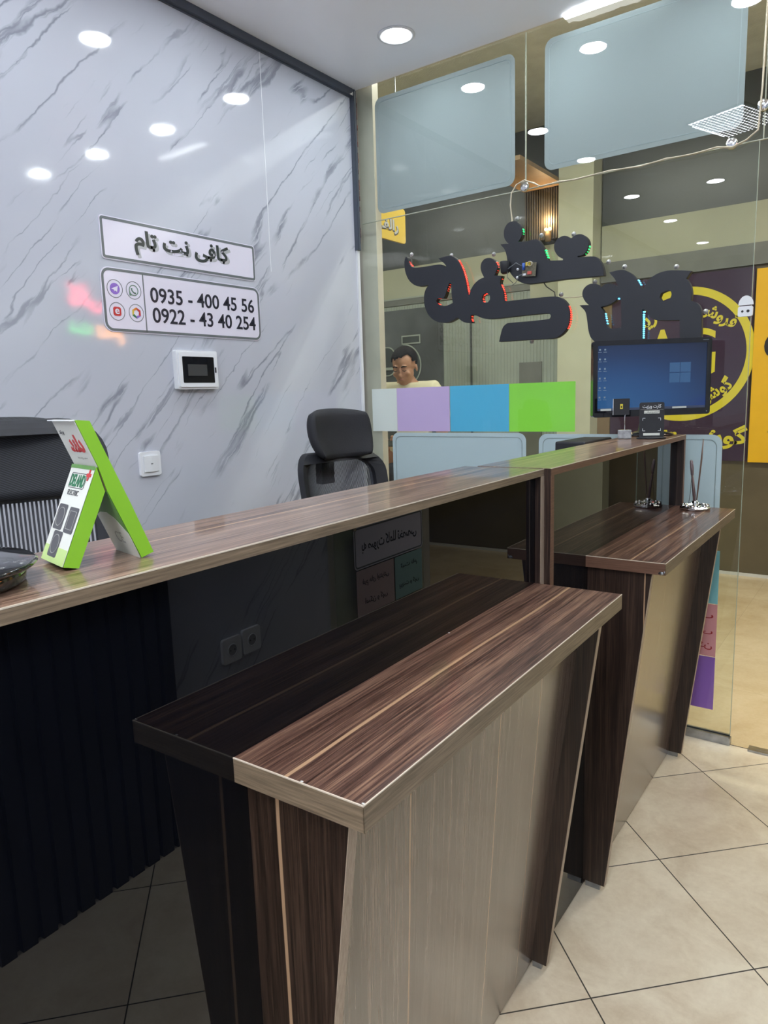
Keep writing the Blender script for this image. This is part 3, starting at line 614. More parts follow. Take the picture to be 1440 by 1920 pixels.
# ---- entrance leaf folded against the right wall with notices
t = tag(empty('glass_door_leaf', (XR - .028, 2.13, 0)), 'clear glass entrance door folded open against the right wall, mirrored in the desk glass', 'door')
MB().box(-.005, .01, .04, .005, .69, 2.17).build('pane', M['doorglass'], t)
MB().box(-.012, .01, .012, .012, .69, .04).build('bottom_rail', M['steel'], t)
MB().tube([(-.05, .07, .85), (-.05, .07, 1.35)], .012, 10).tube([(-.05, .07, .95), (-.005, .07, .95)], .007, 8).tube([(-.05, .07, 1.25), (-.005, .07, 1.25)], .007, 8).build('handle', M['chrome'], t)
def notice(y0, y1, z0, z1, m, lines, lab, border=False):
    t = tag(empty('notice', mw=FR((y0 + y1) / 2, (z0 + z1) / 2, XR - .0335)), lab, 'notice'); w, h = y1 - y0, z1 - z0
    link('sheet', flat_mesh([rrect(w, h, .004 if not border else .02)], .0006), m, t)
    if border: link('border', flat_mesh([rrect(w - .01, h - .01, .018), rrect(w - .022, h - .022, .012)], .0004), M['signgrey'], t, T(0, 0, .0006))
    for s, ww, hh, z in lines: link('lettering', text_mesh(fa(s), ww, hh, .0005, .012), M['numtxt'], t, T(0, z, .0007))
    return t
notice(2.26, 2.81, .665, .845, M['signface'], [('به صورت کاملا تخصصی', .44, .06, .0)], 'white bordered notice with one line of large Persian text, on the open glass door', True)
notice(2.27, 2.555, .465, .66, M['r_pink'], [('فرم های اینترنتی', .20, .035, .04), ('اسکن و کپی', .17, .035, -.045)], 'pale pink notice with two handwritten Persian lines, on the open glass door')
notice(2.565, 2.80, .465, .66, M['r_teal'], [('ثبت نام', .14, .03, .045), ('پرینت و کپی', .17, .03, -.04)], 'pale teal notice with two handwritten Persian lines, on the open glass door')
# lit sign on the outside return, seen only as coloured glows in the marble
t = tag(empty('lit_word_sign', mw=FR(3.08, 2.03, .47)), 'red, green and orange lit word sign outside the door, glowing in the marble', 'sign')
MB().box(-.26, -.26, -.02, .26, .26, -.004).build('back_panel', M['blackface'], t)
link('red_word', text_mesh(fa('کافی'), .27, .20, .004, .03), M['nred'], t, T(.055, .11, -.004))
link('green_word', text_mesh(fa('نت'), .16, .085, .004, .03), M['ngreen'], t, T(.11, -.10, -.004))
link('orange_word', text_mesh(fa('تام'), .23, .14, .004, .03), M['norange'], t, T(-.12, -.14, -.004))
MB().tube([(-.15, 0, -.012), (-.15, .72, -.012)], .003, 6).tube([(.15, 0, -.012), (.15, .72, -.012)], .003, 6).build('hanging_rod', M['steel'], t)
# ================= ON THE GLASS FRONT =================
def film(name, x0, x1, z0, z1, lab, m='film', r=.035):
    t = tag(empty(name, mw=FG((x0 + x1) / 2, (z0 + z1) / 2, YG + .0125)), lab, 'window film', 'frosted films on the glass front'); w, h = x1 - x0, z1 - z0
    link('sheet', flat_mesh([rrect(w, h, r)], .0004), M[m], t)
    link('outline', flat_mesh([rrect(w - .035, h - .035, r * .8), rrect(w - .041, h - .041, r * .75)], .0003), M['filme'], t, T(0, 0, .0006))
    return t
film('frosted_panel', -2.062, -1.3585, 2.219, 2.722, 'pale frosted panel on the upper glass nearest the marble wall')
film('frosted_panel', -1.230, -.508, 2.244, 2.728, 'large pale frosted panel on the upper glass, under the bright strip light')
film('frosted_panel', -2.015, -1.308, .86, 1.197, 'pale frosted panel low on the glass behind the office chair headrest', 'filmb')
film('frosted_panel', -1.249, -.527, .86, 1.194, 'pale frosted panel low on the glass behind the pen holder and far desk end', 'filmb')
for x0, x1, m, lab in ((-2.131, -1.983, 'p_white', 'narrow white sheet of paper taped to the glass, beside the purple sheet'), (-1.982, -1.687, 'p_purple', 'light purple sheet of paper taped to the glass, left of the blue sheet'),
                       (-1.684, -1.388, 'p_blue', 'bright blue sheet of paper taped to the glass, left of the green sheet'), (-1.386, -1.089, 'p_green', 'bright green sheet of paper taped to the glass, left of the monitor')):
    o = link('coloured_sheet', flat_mesh([rrect(x1 - x0, .206, .001)], .0004), M[m], None, FG((x0 + x1) / 2, 1.3065, YG + .0108)); tag(o, lab, 'paper sheet', 'coloured sheets in a row on the glass')
for z0, z1, m, lab, tx in ((.549, .757, 'q_blue', 'blue poster low on the glass, topmost of the three beside the far shelf', None), (.338, .547, 'q_pink', 'pink poster with faint writing, middle of the three low on the glass', ('کپی', 'رنگی', 'اسکن')), (.122, .336, 'q_purple', 'dark purple poster low on the glass, lowest of the three beside the far shelf', None)):
    t = tag(empty('coloured_poster', mw=FG(-.666, (z0 + z1) / 2, YG + .0116)), lab, 'poster', 'coloured posters stacked low on the glass')
    link('sheet', flat_mesh([rrect(.296, z1 - z0, .001)], .0004), M[m], t)
    if tx:
        for k, s in enumerate(tx): link('lettering', text_mesh(fa(s), -.10, .034, .0002, .01), M['redink'], t, T(.085, .062 - k * .062, .0005))
# fittings
def spider(x, z, lab, r=.016):
    t = tag(empty('glass_clamp', mw=FG(x, z, YG - .0005)), lab, 'glass clamp', 'round chrome glass clamps')
    MB().lathe([(r, 0), (r * 1.2, .004), (r * 1.15, .010), (r * .8, .014), (.001, .015)], 28).build('disc', M['chrome'], t)
    MB().lathe([(r * .35, 0), (r * .35, .004), (.001, .0045)], 14, (0, 0, .0145)).build('screw_cap', M['white'], t)
spider(-1.307, 2.197, 'round chrome clamp where the glass panes meet above the black letters')
spider(-.537, 2.193, 'round chrome clamp on the cream cable near the right edge of the glass')
spider(-.444, 2.293, 'round chrome clamp at the upper right edge of the glass, highest of the clamps')
cab = [(-.447, 2.78), (-.446, 2.60), (-.449, 2.352), (-.452, 2.278), (-.455, 2.215), (-.489, 2.190), (-.533, 2.176), (-.58, 2.186), (-.659, 2.181), (-.75, 2.184), (-.844, 2.179), (-.96, 2.186), (-1.087, 2.181), (-1.16, 2.184), (-1.231, 2.181), (-1.262, 2.199), (-1.30, 2.217), (-1.335, 2.207), (-1.359, 2.18), (-1.365, 2.133), (-1.358, 2.076), (-1.363, 2.018), (-1.374, 1.981)]
b = MB()
b.tube([(x, YG - .022 + .004 * math.sin(7 * i), z) for i, (x, z) in enumerate(cab)], .0026, 8)
b.tube([(x + .001, YG - .019 - .004 * math.sin(5 * i), z + .004 * math.sin(3.1 * i)) for i, (x, z) in enumerate(cab)], .0022, 8)
o = b.build('sign_cable', M['cable']); tag(o, 'cream twin cable running along the glass seam and looping down to the black letters', 'cable')
o = MB().tube([(-1.235, YG - .03, 1.84), (-1.20, YG - .03, 1.79), (-1.165, YG - .03, 1.765), (-1.16, YG - .035, 1.74)], .0022, 6).build('sign_wire', M['wire']); tag(o, 'thin dark wire dropping from the circuit board to the red lit letters', 'wire')
o = MB().tube([(-1.15, YG - .02, 1.742), (-1.08, YG - .02, 1.738), (-1.02, YG - .02, 1.737)], .0018, 6).build('sign_wire', M['cable']); tag(o, 'thin pale wire between the red lit and blue lit letters', 'wire')
t = tag(empty('lock_strike', mw=FG(-.4685, 1.645, YG - .0005)), 'white lock keep clamped on the right edge of the glass', 'lock keep')
link('upper_plate', flat_mesh([[(.024 * math.cos(math.radians(a)) , .032 * math.sin(math.radians(a))) for a in range(0, 181, 15)]], .006), M['white'], t, T(.0, .004, 0))
link('lower_plate', flat_mesh([rrect(.047, .035, .006)], .012), M['sock'], t, T(0, -.018, 0))
b = MB(); b.lathe([(.004, 0), (.004, .001)], 12, (-.009, -.018, .012)); b.lathe([(.005, 0), (.005, .001)], 12, (.009, -.018, .012)); b.build('screw_hole', M['blackmat'], t)
# ---- black cut-out letters with diodes
RED = [(-1.8713, 1.9957), (-1.8801, 1.9762), (-1.8795, 1.9425), (-1.8706, 1.9128), (-1.8551, 1.8876), (-1.833, 1.8695), (-1.8076, 1.8594), (-1.7822, 1.8581), (-1.7507, 1.8588), (-1.7668, 1.844), (-1.7768, 1.822), (-1.7791, 1.7964), (-1.7771, 1.773), (-1.7662, 1.7434), (-1.7479, 1.7185), (-1.7232, 1.7008), (-1.6893, 1.6902), (-1.6557, 1.6878), (-1.6283, 1.6952), (-1.6056, 1.7046), (-1.5924, 1.6921), (-1.5718, 1.681), (-1.5352, 1.6751), (-1.5423, 1.6927), (-1.5401, 1.7087), (-1.524, 1.7078), (-1.5082, 1.702), (-1.4885, 1.6927), (-1.4612, 1.6859), (-1.415, 1.6836), (-1.3175, 1.6849), (-1.245, 1.6852), (-1.1954, 1.6842), (-1.1797, 1.6805), (-1.1737, 1.672), (-1.1778, 1.6628), (-1.1953, 1.6595), (-1.2809, 1.6587), (-1.3546, 1.6594), (-1.3734, 1.6566), (-1.3885, 1.6429), (-1.3981, 1.6168), (-1.4059, 1.5863), (-1.3175, 1.5858), (-1.2089, 1.5837), (-1.1599, 1.5834), (-1.1323, 1.5935), (-1.112, 1.6111), (-1.1004, 1.6323), (-1.0956, 1.6603), (-1.0976, 1.6887), (-1.1097, 1.715), (-1.1303, 1.7359), (-1.1543, 1.7447), (-1.1923, 1.7477), (-1.2811, 1.7489), (-1.3805, 1.7485), (-1.3849, 1.7852), (-1.3916, 1.8024), (-1.3998, 1.8231), (-1.3982, 1.8361), (-1.3914, 1.8533), (-1.4272, 1.8593), (-1.4195, 1.8731), (-1.4138, 1.8872), (-1.4167, 1.9039), (-1.4287, 1.9218), (-1.4477, 1.9326), (-1.4707, 1.9324), (-1.4863, 1.9195), (-1.4912, 1.9003), (-1.4867, 1.8798), (-1.4752, 1.8577), (-1.4987, 1.8512), (-1.5225, 1.8355), (-1.5386, 1.8153), (-1.5468, 1.7959), (-1.5393, 1.8163), (-1.5513, 1.7868), (-1.5576, 1.8134), (-1.5622, 1.8386), (-1.5692, 1.8666), (-1.5818, 1.905), (-1.6018, 1.942), (-1.6251, 1.9612), (-1.6503, 1.9683), (-1.7004, 1.9646), (-1.672, 1.9413), (-1.6596, 1.9268), (-1.6678, 1.9238), (-1.6812, 1.9338), (-1.6994, 1.9386), (-1.7426, 1.9392), (-1.7801, 1.9389), (-1.8245, 1.9412), (-1.842, 1.9475), (-1.856, 1.9653), (-1.8634, 1.9882)]
REDH1 = [(-1.645, 1.8551), (-1.6369, 1.8496), (-1.6353, 1.8069), (-1.6294, 1.7685), (-1.6543, 1.7609), (-1.6756, 1.7592), (-1.6939, 1.7635), (-1.7092, 1.7727), (-1.7157, 1.7861), (-1.7071, 1.7962), (-1.6749, 1.7929), (-1.6648, 1.8125), (-1.6559, 1.8367)]
REDH2 = [(-1.4846, 1.7792), (-1.4778, 1.7892), (-1.4642, 1.7928), (-1.4508, 1.783), (-1.4482, 1.7654), (-1.4587, 1.753), (-1.4762, 1.7531), (-1.4859, 1.7642)]
GRN = [(-1.339, 2.0624), (-1.3649, 2.0572), (-1.3811, 2.0336), (-1.3792, 2.0018), (-1.3619, 1.9776), (-1.3976, 1.9799), (-1.3794, 1.958), (-1.3693, 1.9301), (-1.3654, 1.9014), (-1.3574, 1.8685), (-1.3374, 1.8413), (-1.3134, 1.8226), (-1.2818, 1.8102), (-1.2428, 1.8074), (-1.1741, 1.8081), (-1.1001, 1.8079), (-0.9611, 1.8029), (-0.9639, 1.8229), (-0.973, 1.8502), (-0.9872, 1.8701), (-1.0082, 1.8795), (-1.0649, 1.8838), (-1.0657, 1.8889), (-1.0436, 1.8909), (-1.028, 1.9068), (-1.023, 1.9291), (-1.0304, 1.9498), (-1.0482, 1.9656), (-1.066, 1.9696), (-1.0803, 1.9655), (-1.0945, 1.9577), (-1.1091, 1.9682), (-1.1274, 1.9726), (-1.1493, 1.9642), (-1.1621, 1.9459), (-1.1601, 1.922), (-1.1451, 1.8997), (-1.1247, 1.8869), (-1.1265, 1.881), (-1.1803, 1.8868), (-1.1917, 1.8958), (-1.2051, 1.9283), (-1.2166, 1.9538), (-1.2319, 1.9731), (-1.2511, 1.9776), (-1.2898, 1.9758), (-1.3193, 1.979), (-1.3075, 1.9911), (-1.3, 2.0107), (-1.3055, 2.0339), (-1.3192, 2.0533)]
BLU = [(-0.9403, 1.8121), (-0.8929, 1.815), (-0.8602, 1.7988), (-0.8382, 1.7753), (-0.8234, 1.7493), (-0.8161, 1.7364), (-0.8075, 1.7424), (-0.7958, 1.7634), (-0.7721, 1.7812), (-0.7451, 1.7897), (-0.7114, 1.7906), (-0.6446, 1.7806), (-0.6607, 1.756), (-0.6468, 1.7327), (-0.6409, 1.7054), (-0.6422, 1.6771), (-0.6216, 1.6667), (-0.6097, 1.6488), (-0.6054, 1.6217), (-0.602, 1.5068), (-0.6737, 1.5114), (-0.6782, 1.6129), (-0.7467, 1.6188), (-0.7746, 1.6264), (-0.7925, 1.6454), (-0.8017, 1.6595), (-0.8134, 1.6641), (-0.8103, 1.5202), (-0.961, 1.5317), (-0.992, 1.5576), (-1.0096, 1.5773), (-1.019, 1.6075), (-1.0242, 1.6446), (-1.0324, 1.6765), (-1.0554, 1.7018), (-1.0174, 1.6988), (-1.033, 1.7149), (-1.0442, 1.7379), (-1.0414, 1.7594), (-1.0262, 1.774), (-1.0072, 1.778), (-0.9843, 1.7718), (-0.9709, 1.7599), (-0.958, 1.7688), (-0.9395, 1.7703), (-0.9209, 1.7639), (-0.9042, 1.7532), (-0.9177, 1.7847)]
BLUH1 = [(-0.9715, 1.6871), (-0.9379, 1.6935), (-0.9141, 1.7047), (-0.9052, 1.7179), (-0.8942, 1.715), (-0.8901, 1.6116), (-0.8991, 1.6033), (-0.9249, 1.6011), (-0.9437, 1.6105), (-0.9525, 1.6384), (-0.9579, 1.6641)]
BLUH2 = [(-0.7516, 1.7002), (-0.7462, 1.715), (-0.726, 1.722), (-0.7125, 1.7192), (-0.7097, 1.706), (-0.715, 1.693), (-0.7282, 1.6848), (-0.7437, 1.6881)]
LED_RED = [[(-1.8701, 1.9904), (-1.8611, 1.966), (-1.847, 1.9494)], [(-1.6075, 1.9466), (-1.5874, 1.9119), (-1.5732, 1.8731), (-1.565, 1.835), (-1.5581, 1.8045), (-1.5553, 1.7918)], [(-1.6509, 1.8548), (-1.6603, 1.8357), (-1.6699, 1.814), (-1.6794, 1.796)], [(-1.6932, 1.7957), (-1.7132, 1.7977), (-1.7218, 1.7876), (-1.7168, 1.7743), (-1.7031, 1.766)], [(-1.5447, 1.7099), (-1.5464, 1.695), (-1.5407, 1.6808)], [(-1.4244, 1.916), (-1.418, 1.8988), (-1.4189, 1.8841), (-1.4266, 1.8702), (-1.4323, 1.8617)], [(-1.3964, 1.8494), (-1.404, 1.8378), (-1.4059, 1.8265)], [(-1.4022, 1.8211), (-1.3921, 1.7969), (-1.3854, 1.7697), (-1.3847, 1.7515)], [(-1.4675, 1.7934), (-1.4831, 1.7901), (-1.4911, 1.7774), (-1.4893, 1.7637), (-1.4795, 1.7543)], [(-1.1068, 1.7061), (-1.0991, 1.6833), (-1.0968, 1.6579), (-1.1026, 1.6299), (-1.1109, 1.6147)]]
LED_GRN = [[(-1.3063, 2.0305), (-1.3031, 2.0128), (-1.3102, 1.9966), (-1.322, 1.9844)], [(-1.324, 1.9812), (-1.3082, 1.9581), (-1.2983, 1.9288), (-1.2904, 1.9034)], [(-1.2057, 1.9349), (-1.1999, 1.9153), (-1.1933, 1.8973)], [(-1.0248, 1.9243), (-1.0316, 1.9055), (-1.0456, 1.8925)], [(-1.259, 1.8209), (-1.2396, 1.8343)]]
LED_BLU = [[(-0.9048, 1.7188), (-0.9119, 1.7071)], [(-0.9594, 1.665), (-0.9544, 1.6392), (-0.9491, 1.6188)], [(-0.8106, 1.6618), (-0.813, 1.648), (-0.8123, 1.5562)], [(-0.8376, 1.7746), (-0.8246, 1.7505)]]

YL = 2.79
def letters(name, loops, leds, ledm, lab, hooks):
    t = tag(empty(name, (0, 0, 0)), lab, 'sign letters', 'black cut-out letters hanging in the glass front')
    lo = [[(a, b) for a, b in smooth_loop(l)] for l in loops]
    me = flat_mesh(lo, .004); link('face_plate', me, M['blackface'], t, FG(0, 0, YL + .004))
    # side walls behind the plate, following the outline
    for lp in lo:
        b = MB(); n = len(lp)
        for i in range(n):
            (x0, z0), (x1, z1) = lp[i], lp[(i + 1) % n]
            v = [b.b.verts.new(p) for p in ((x0, YL + .004, z0), (x1, YL + .004, z1), (x1, YL + .026, z1), (x0, YL + .026, z0))]
            b.b.faces.new(v)
        bmesh.ops.remove_doubles(b.b, verts=b.b.verts[:], dist=.00001)
        o = b.build('side_wall', M['blackface'], t)
        md = o.modifiers.new('thick', 'SOLIDIFY'); md.thickness = .002; md.offset = 0
    for path in leds:
        b = MB(); bs = MB()
        P = [Vector((x + .003, YL + .010, z)) for x, z in path]
        bs.tube([p + Vector((-.001, .004, 0)) for p in P], .0028, 6)
        for i in range(len(P) - 1):
            d = P[i + 1] - P[i]; n = max(1, int(d.length / .0075))
            for k in range(n):
                c = P[i] + d * ((k + .5) / n)
                for dy in (0, .008): b.box(c.x - .0026, c.y + dy - .0022, c.z - .0022, c.x + .0026, c.y + dy + .0022, c.z + .0022)
        o = bs.build('strip_backing', M['cable'], t)
        b.build('diode', ledm, o)
    for x, z in hooks:
        b = MB(); b.lathe([(.0095, 0), (.0095, .0015), (.005, .004), (.0025, .010), (.001, .011)], 18); b.build('suction_hook', M['acrylic'], t, FG(x, z, YG - .0005))
    return t
letters('letter_group', [RED, REDH1, REDH2], LED_RED, M['red'], 'black cut-out Persian letters with red lit edges hanging in the glass front', [(-1.869, 2.010), (-1.659, 1.978), (-1.451, 1.954), (-1.149, 1.757), (-1.790, 1.791), (-1.276, 1.580)])
letters('letter_group', [GRN], LED_GRN, M['green'], 'black cut-out Persian letters with green lit edges, highest, carrying the circuit board', [(-1.343, 2.080), (-1.236, 1.998), (-1.099, 1.982), (-.958, 1.858)])
letters('letter_group', [BLU, BLUH1, BLUH2], LED_BLU, M['blue'], 'black cut-out Persian letters with blue lit edges behind the monitor', [(-1.01, 1.790), (-.896, 1.832), (-.706, 1.808), (-.600, 1.639)])
t = tag(empty('circuit_board', mw=FG(-1.264, 1.862, YL - .012)), 'small bare circuit board with coloured parts and wires on the green lit letters', 'circuit board')
MB().box(-.030, -.027, -.002, .030, .027, 0).build('board', M['board'], t, Matrix.Rotation(-.08, 4, 'Z'))
MB().tube([(-.021, 0, .006), (-.021, .026, .006)], .006, 12).build('blue_capacitor', M['cblue'], t)
MB().box(-.010, .014, 0, .006, .028, .011).build('yellow_coil', M['cyel'], t)
MB().box(-.004, -.020, 0, .012, -.008, .008).build('red_part', M['cred'], t)
MB().box(-.026, -.022, 0, -.012, -.014, .006).build('connector', M['white'], t)
b = MB(); b.tube([(.012 + .011 * math.cos(a / 10 * 6.28) * (1 - a * .01), .018 + .009 * math.sin(a / 10 * 6.28), .014 + a * .0004) for a in range(26)], .0013, 5); b.build('wire_loop', M['cable'], t)
b = MB(); b.tube([(-.02, .01, .006), (-.05, .03, .016), (-.09, .012, .010), (-.095, -.02, .006), (-.07, -.045, .004)], .0016, 6); b.tube([(-.02, -.016, .004), (-.04, -.02, .01), (-.055, -.045, .006), (-.075, -.055, .004)], .0014, 6); b.build('lead_wire', M['signgrey'], t)
for q in ((-.048, .006), (-.050, -.026)): MB().ball((q[0], q[1], .004), .0055, 2).build('white_screw', M['white'], t)
t = tag(empty('power_adapter', mw=FG(-1.372, 1.885, YL - .014)), 'small black cylindrical power adapter hanging left of the circuit board', 'adapter')
MB().tube([(0, .022, 0), (0, .020, 0), (.003, -.020, 0), (.004, -.026, 0)], [.019, .020, .019, .013], 20).build('body', M['blackmat'], t)

# ================= ON THE DESKS =================
# folded green carton
GA = Vector((.97980406, -.19996001, 0)); GB = Vector((.19996001, .97980406, 0)); R2 = Vector((-.66, .453, 1.2033))
GLONG = [(-.0567, .1515), (-.0418, .1498), (-.0069, .0610), (.0139, .0043), (.0001, -.0001), (-.0304, .0759), (-.0374, .1022)]
GLEFT = [(-.0393, .1024), (-.0330, .0762), (-.0669, .0003), (-.0822, .0040)]
t = tag(empty('green_carton'), 'bright green and white product carton folded into an A shape on the near desk top', 'carton')
t.matrix_world = Matrix(((GB.x, 0, GA.x, R2.x), (GB.y, 0, GA.y, R2.y), (0, 1, 0, R2.z), (0, 0, 0, 1)))
WD = .067
def slabp(poly, name, m): return MB().prism(poly, WD, off=(0, 0, -WD)).build(name, m, t)
slabp([GLONG[0], GLONG[1], GLONG[2], GLONG[3], GLONG[4], GLONG[5], GLONG[6]], 'back_leg', M['gbox'])
slabp(GLEFT, 'front_leg', M['gbox'])
def face_frame(p0, p1, lift=.0006):
    """local frame on the narrow-side face running from p0 (top) to p1 (bottom); x across the carton width, y up"""
    a = Vector((p0[0], p0[1], 0)); c = Vector((p1[0], p1[1], 0)); up = (a - c).normalized(); L = (a - c).length
    x = Vector((0, 0, 1)); n = x.cross(up); ctr = (a + c) / 2 + Vector((0, 0, -WD / 2)) + n * lift
    return Matrix(((x.x, up.x, n.x, ctr.x), (x.y, up.y, n.y, ctr.y), (x.z, up.z, n.z, ctr.z), (0, 0, 0, 1))), L
F1, L1 = face_frame(GLEFT[0], GLEFT[3])
F2_, L2 = face_frame(GLONG[0], GLONG[6])
F3, L3 = face_frame(GLONG[5], GLONG[4])
def flat(name, loops, m, F, x=0, y=0, z=0, d=.0003): return link(name, flat_mesh(loops, d), m, t, F @ T(x, y, z))
flat('printed_face', [rrect(WD, L1, .001)], M['gwhite'], F1)
MB().box(-WD / 2, L1 / 2 - .004, .0003, WD / 2, L1 / 2, .0008).build('fold_stripe', M['gboxd'], t, F1)
flat('pale_green_area', [rrect(WD - .001, L1 * .16, .001)], M['palegreen'], F1, 0, -L1 / 2 + L1 * .08, .0002)
link('lettering', text_mesh('DELAND', .040, .0135, .0003, .03), M['greenink'], t, F1 @ T(-.002, L1 / 2 - .0175, .0005))
flat('letter_outline', [rrect(.044, .017, .003), rrect(.0425, .0155, .002)], M['greyink'], F1, -.002, L1 / 2 - .0175, .0004)
link('lettering', text_mesh('ELECTRIC', .031, .0058, .0003, .004), M['greyink'], t, F1 @ T(-.004, L1 / 2 - .031, .0005))
flat('red_cross', [[(-.006, -.0018), (-.0018, -.0018), (-.0018, -.006), (.0018, -.006), (.0018, -.0018), (.006, -.0018), (.006, .0018), (.0018, .0018), (.0018, .006), (-.0018, .006), (-.0018, .0018), (-.006, .0018)]], M['redink'], F1, .024, L1 / 2 - .010, .0006)
for (cx_, cy_, kind) in ((-.017, -.005, 'o'), (.016, -.006, 'r'), (-.007, -.034, 'o')):
    flat('switch_plate_print', [rrect(.026, .028, .003)], M['greyink'], F1, cx_, cy_, .0003)
    lp = [circle(.0105, 28), circle(.0098, 28)] if kind == 'o' else [rrect(.018, .020, .001), rrect(.0168, .0188, .001)]
    flat('plate_outline', lp, M['lgreyink'], F1, cx_, cy_, .0007)
flat('printed_face', [rrect(WD, L2, .001)], M['gwhite'], F2_)
link('lettering', text_mesh(fa('دلند'), .040, .020, .0003, .06), M['redink'], t, F2_ @ T(.004, .000, .0004))
link('lettering', text_mesh(fa('برند'), .014, .006, .0003, .02), M['greyink'], t, F2_ @ T(-.021, .012, .0004))
link('lettering', text_mesh(fa('سوییچ و پریز'), .028, .003, .0003, 0), M['lgreyink'], t, F2_ @ T(.004, -.017, .0004))
flat('inner_face', [rrect(WD, L3, .001)], M['gboxd'], F3, 0, 0, 0)
flat('inner_print', [[(-WD / 2, -L3 / 2), (WD / 2, -L3 / 2), (WD / 2, -L3 * .12), (WD * .2, L3 * .1), (0, L3 * .16), (-WD * .3, L3 * .14), (-WD / 2, L3 * .08)]], M['gwhite'], F3, 0, 0, .0002)
link('lettering', text_mesh('CE', .020, .014, .0002, 0), M['lgreyink'], t, F3 @ T(.002, -L3 * .22, .0005))
MB().box(-.0005, -.001, -WD, .0005, .006, 0).build('top_flap', M['white'], t, Matrix(((math.cos(1.6), -math.sin(1.6), 0, -.0560), (math.sin(1.6), math.cos(1.6), 0, .1510), (0, 0, 1, 0), (0, 0, 0, 1))))
MB().prism([(-.0365, .098), (-.0320, .088), (-.0304, .0765), (-.0325, .0770), (-.0375, .1000)], WD - .004, off=(0, 0, -WD + .002)).build('torn_edge', M['cardin'], t)
# black round device at the near end
t = tag(empty('round_black_base', (-.722, .262, 1.2033)), 'round glossy black device on the near end of the desk top', 'device')
MB().lathe([(.082, 0), (.086, .003), (.087, .012), (.084, .016)], 64).build('body', M['blackgloss'], t)
MB().lathe([(.085, .014), (.0945, .016), (.0975, .019), (.0945, .022), (.07, .0250), (.03, .0262), (.001, .0265)], 64).build('glass_top', M['blackgloss'], t)
MB().ball((-.01, .02, .0265), .0015, 1).build('indicator', M['greyink'], t)
# monitor
t = tag(empty('computer_monitor', mw=frame((-.716, 2.600, 1.2045), (.335, .243, 0), (0, 0, 1))), 'black widescreen monitor showing a blue desktop, standing at the far end of the counter', 'monitor')
w, h, r = .414, .265, .010
z0 = .070
scr_c = T(0, z0 + h / 2, -.01) @ Matrix.Rotation(math.radians(.3), 4, 'Z')
b = MB(); b.prism(rrect(w, h, .010), .022, off=(0, 0, -.022)); b.prism(rrect(w * .7, h * .6, .03), .02, off=(0, 0, -.042)); b.build('housing', M['blackgloss'], t, scr_c)
link('bezel', flat_mesh([rrect(w, h, .010), rrect(w - .032, h - .040, .002, x=0, y=.003)], .006), M['blackgloss'], t, scr_c)
m, nt, bs_ = new_mat('desktop_picture'); x, y, z = sepxyz(nt)
gx_ = math_n(nt, 'ADD', math_n(nt, 'MULTIPLY', x, 2.0), .5); gy_ = math_n(nt, 'ADD', math_n(nt, 'MULTIPLY', y, 3.4), .5)
dxx = math_n(nt, 'POWER', math_n(nt, 'ABSOLUTE', math_n(nt, 'SUBTRACT', gx_, .22)), 2); dyy = math_n(nt, 'POWER', math_n(nt, 'SUBTRACT', gy_, .20), 2)
rad = math_n(nt, 'SQRT', math_n(nt, 'ADD', math_n(nt, 'MULTIPLY', dxx, .6), math_n(nt, 'MULTIPLY', dyy, .9)))
colr = ramp(nt, rad, [(.0, (.030, .120, .30)), (.30, (.022, .085, .24)), (.55, (.016, .045, .13)), (.85, (.012, .018, .045))])
cor = smoothstep(nt, math_n(nt, 'SUBTRACT', math_n(nt, 'MULTIPLY', gx_, .9), math_n(nt, 'MULTIPLY', gy_, 1.5)), .25, .75)
colr = mixc(nt, math_n(nt, 'MULTIPLY', cor, .8), colr, (.010, .035, .24))
bs_.inputs['Base Color'].default_value = (.01, .01, .012, 1); bs_.inputs['Roughness'].default_value = .15
nt.links.new(colr, bs_.inputs['Emission Color']); bs_.inputs['Emission Strength'].default_value = .48
scr = MB().box(-w / 2 + .014, -h / 2 + .021, 0, w / 2 - .014, h / 2 - .015, .003).build('screen', m, t, scr_c)
lm = pm('screen_icon', (.1, .1, .1), .5, emit=(.16, .28, .42), es=.30, vary=.1); lt = pm('taskbar', (.02, .02, .03), .4, emit=(.02, .03, .06), es=.8, vary=.1); lg = pm('screen_pale_box', (.1, .1, .1), .5, emit=(.40, .45, .45), es=.5, vary=.05); lf = pm('screen_faint_tile', (.02, .02, .03), .5, emit=(.022, .085, .20), es=.62, vary=.05)
for i in range(12):
    cxx = -w / 2 + .024 + (i % 2) * .018; cyy = h / 2 - .030 - (i // 2) * .033
    MB().box(cxx - .003, cyy - .003, .003, cxx + .003, cyy + .003, .0032).box(cxx - .006, cyy - .009, .003, cxx + .006, cyy - .0075, .0032).build('desktop_icon', lm, scr)
MB().box(-w / 2 + .015, -h / 2 + .022, .003, w / 2 - .015, -h / 2 + .031, .0032).build('taskbar', lt, scr)
MB().box(-w / 2 + .028, -h / 2 + .023, .0032, -w / 2 + .066, -h / 2 + .030, .0034).build('search_box', lg, scr)
MB().box(.075, -h / 2 + .0235, .0032, .125, -h / 2 + .0295, .0034).build('search_box', lg, scr)
for k, (a, c) in enumerate(((.062, .017), (.100, .017), (.062, -.019), (.100, -.019))):
    MB().prism([(a, c), (a + .036, c - .001 * (k % 2)), (a + .036, c + .033), (a, c + .033)], .0002, off=(0, 0, .003)).build('window_tile', lf, scr)
MB().box(w / 2 - .032, h / 2 - .009, .006, w / 2 - .012, h / 2 - .0072, .0064).build('name_strip', M['steel'], t, scr_c)
MB().ball((w / 2 - .012, -h / 2 + .010, .006), .0015, 1).build('power_light', lg, t, scr_c)
MB().prism([(-.028, .006), (.028, .006), (.020, .10), (-.020, .10)], .016, off=(0, 0, -.05)).build('neck', M['blackgloss'], t)
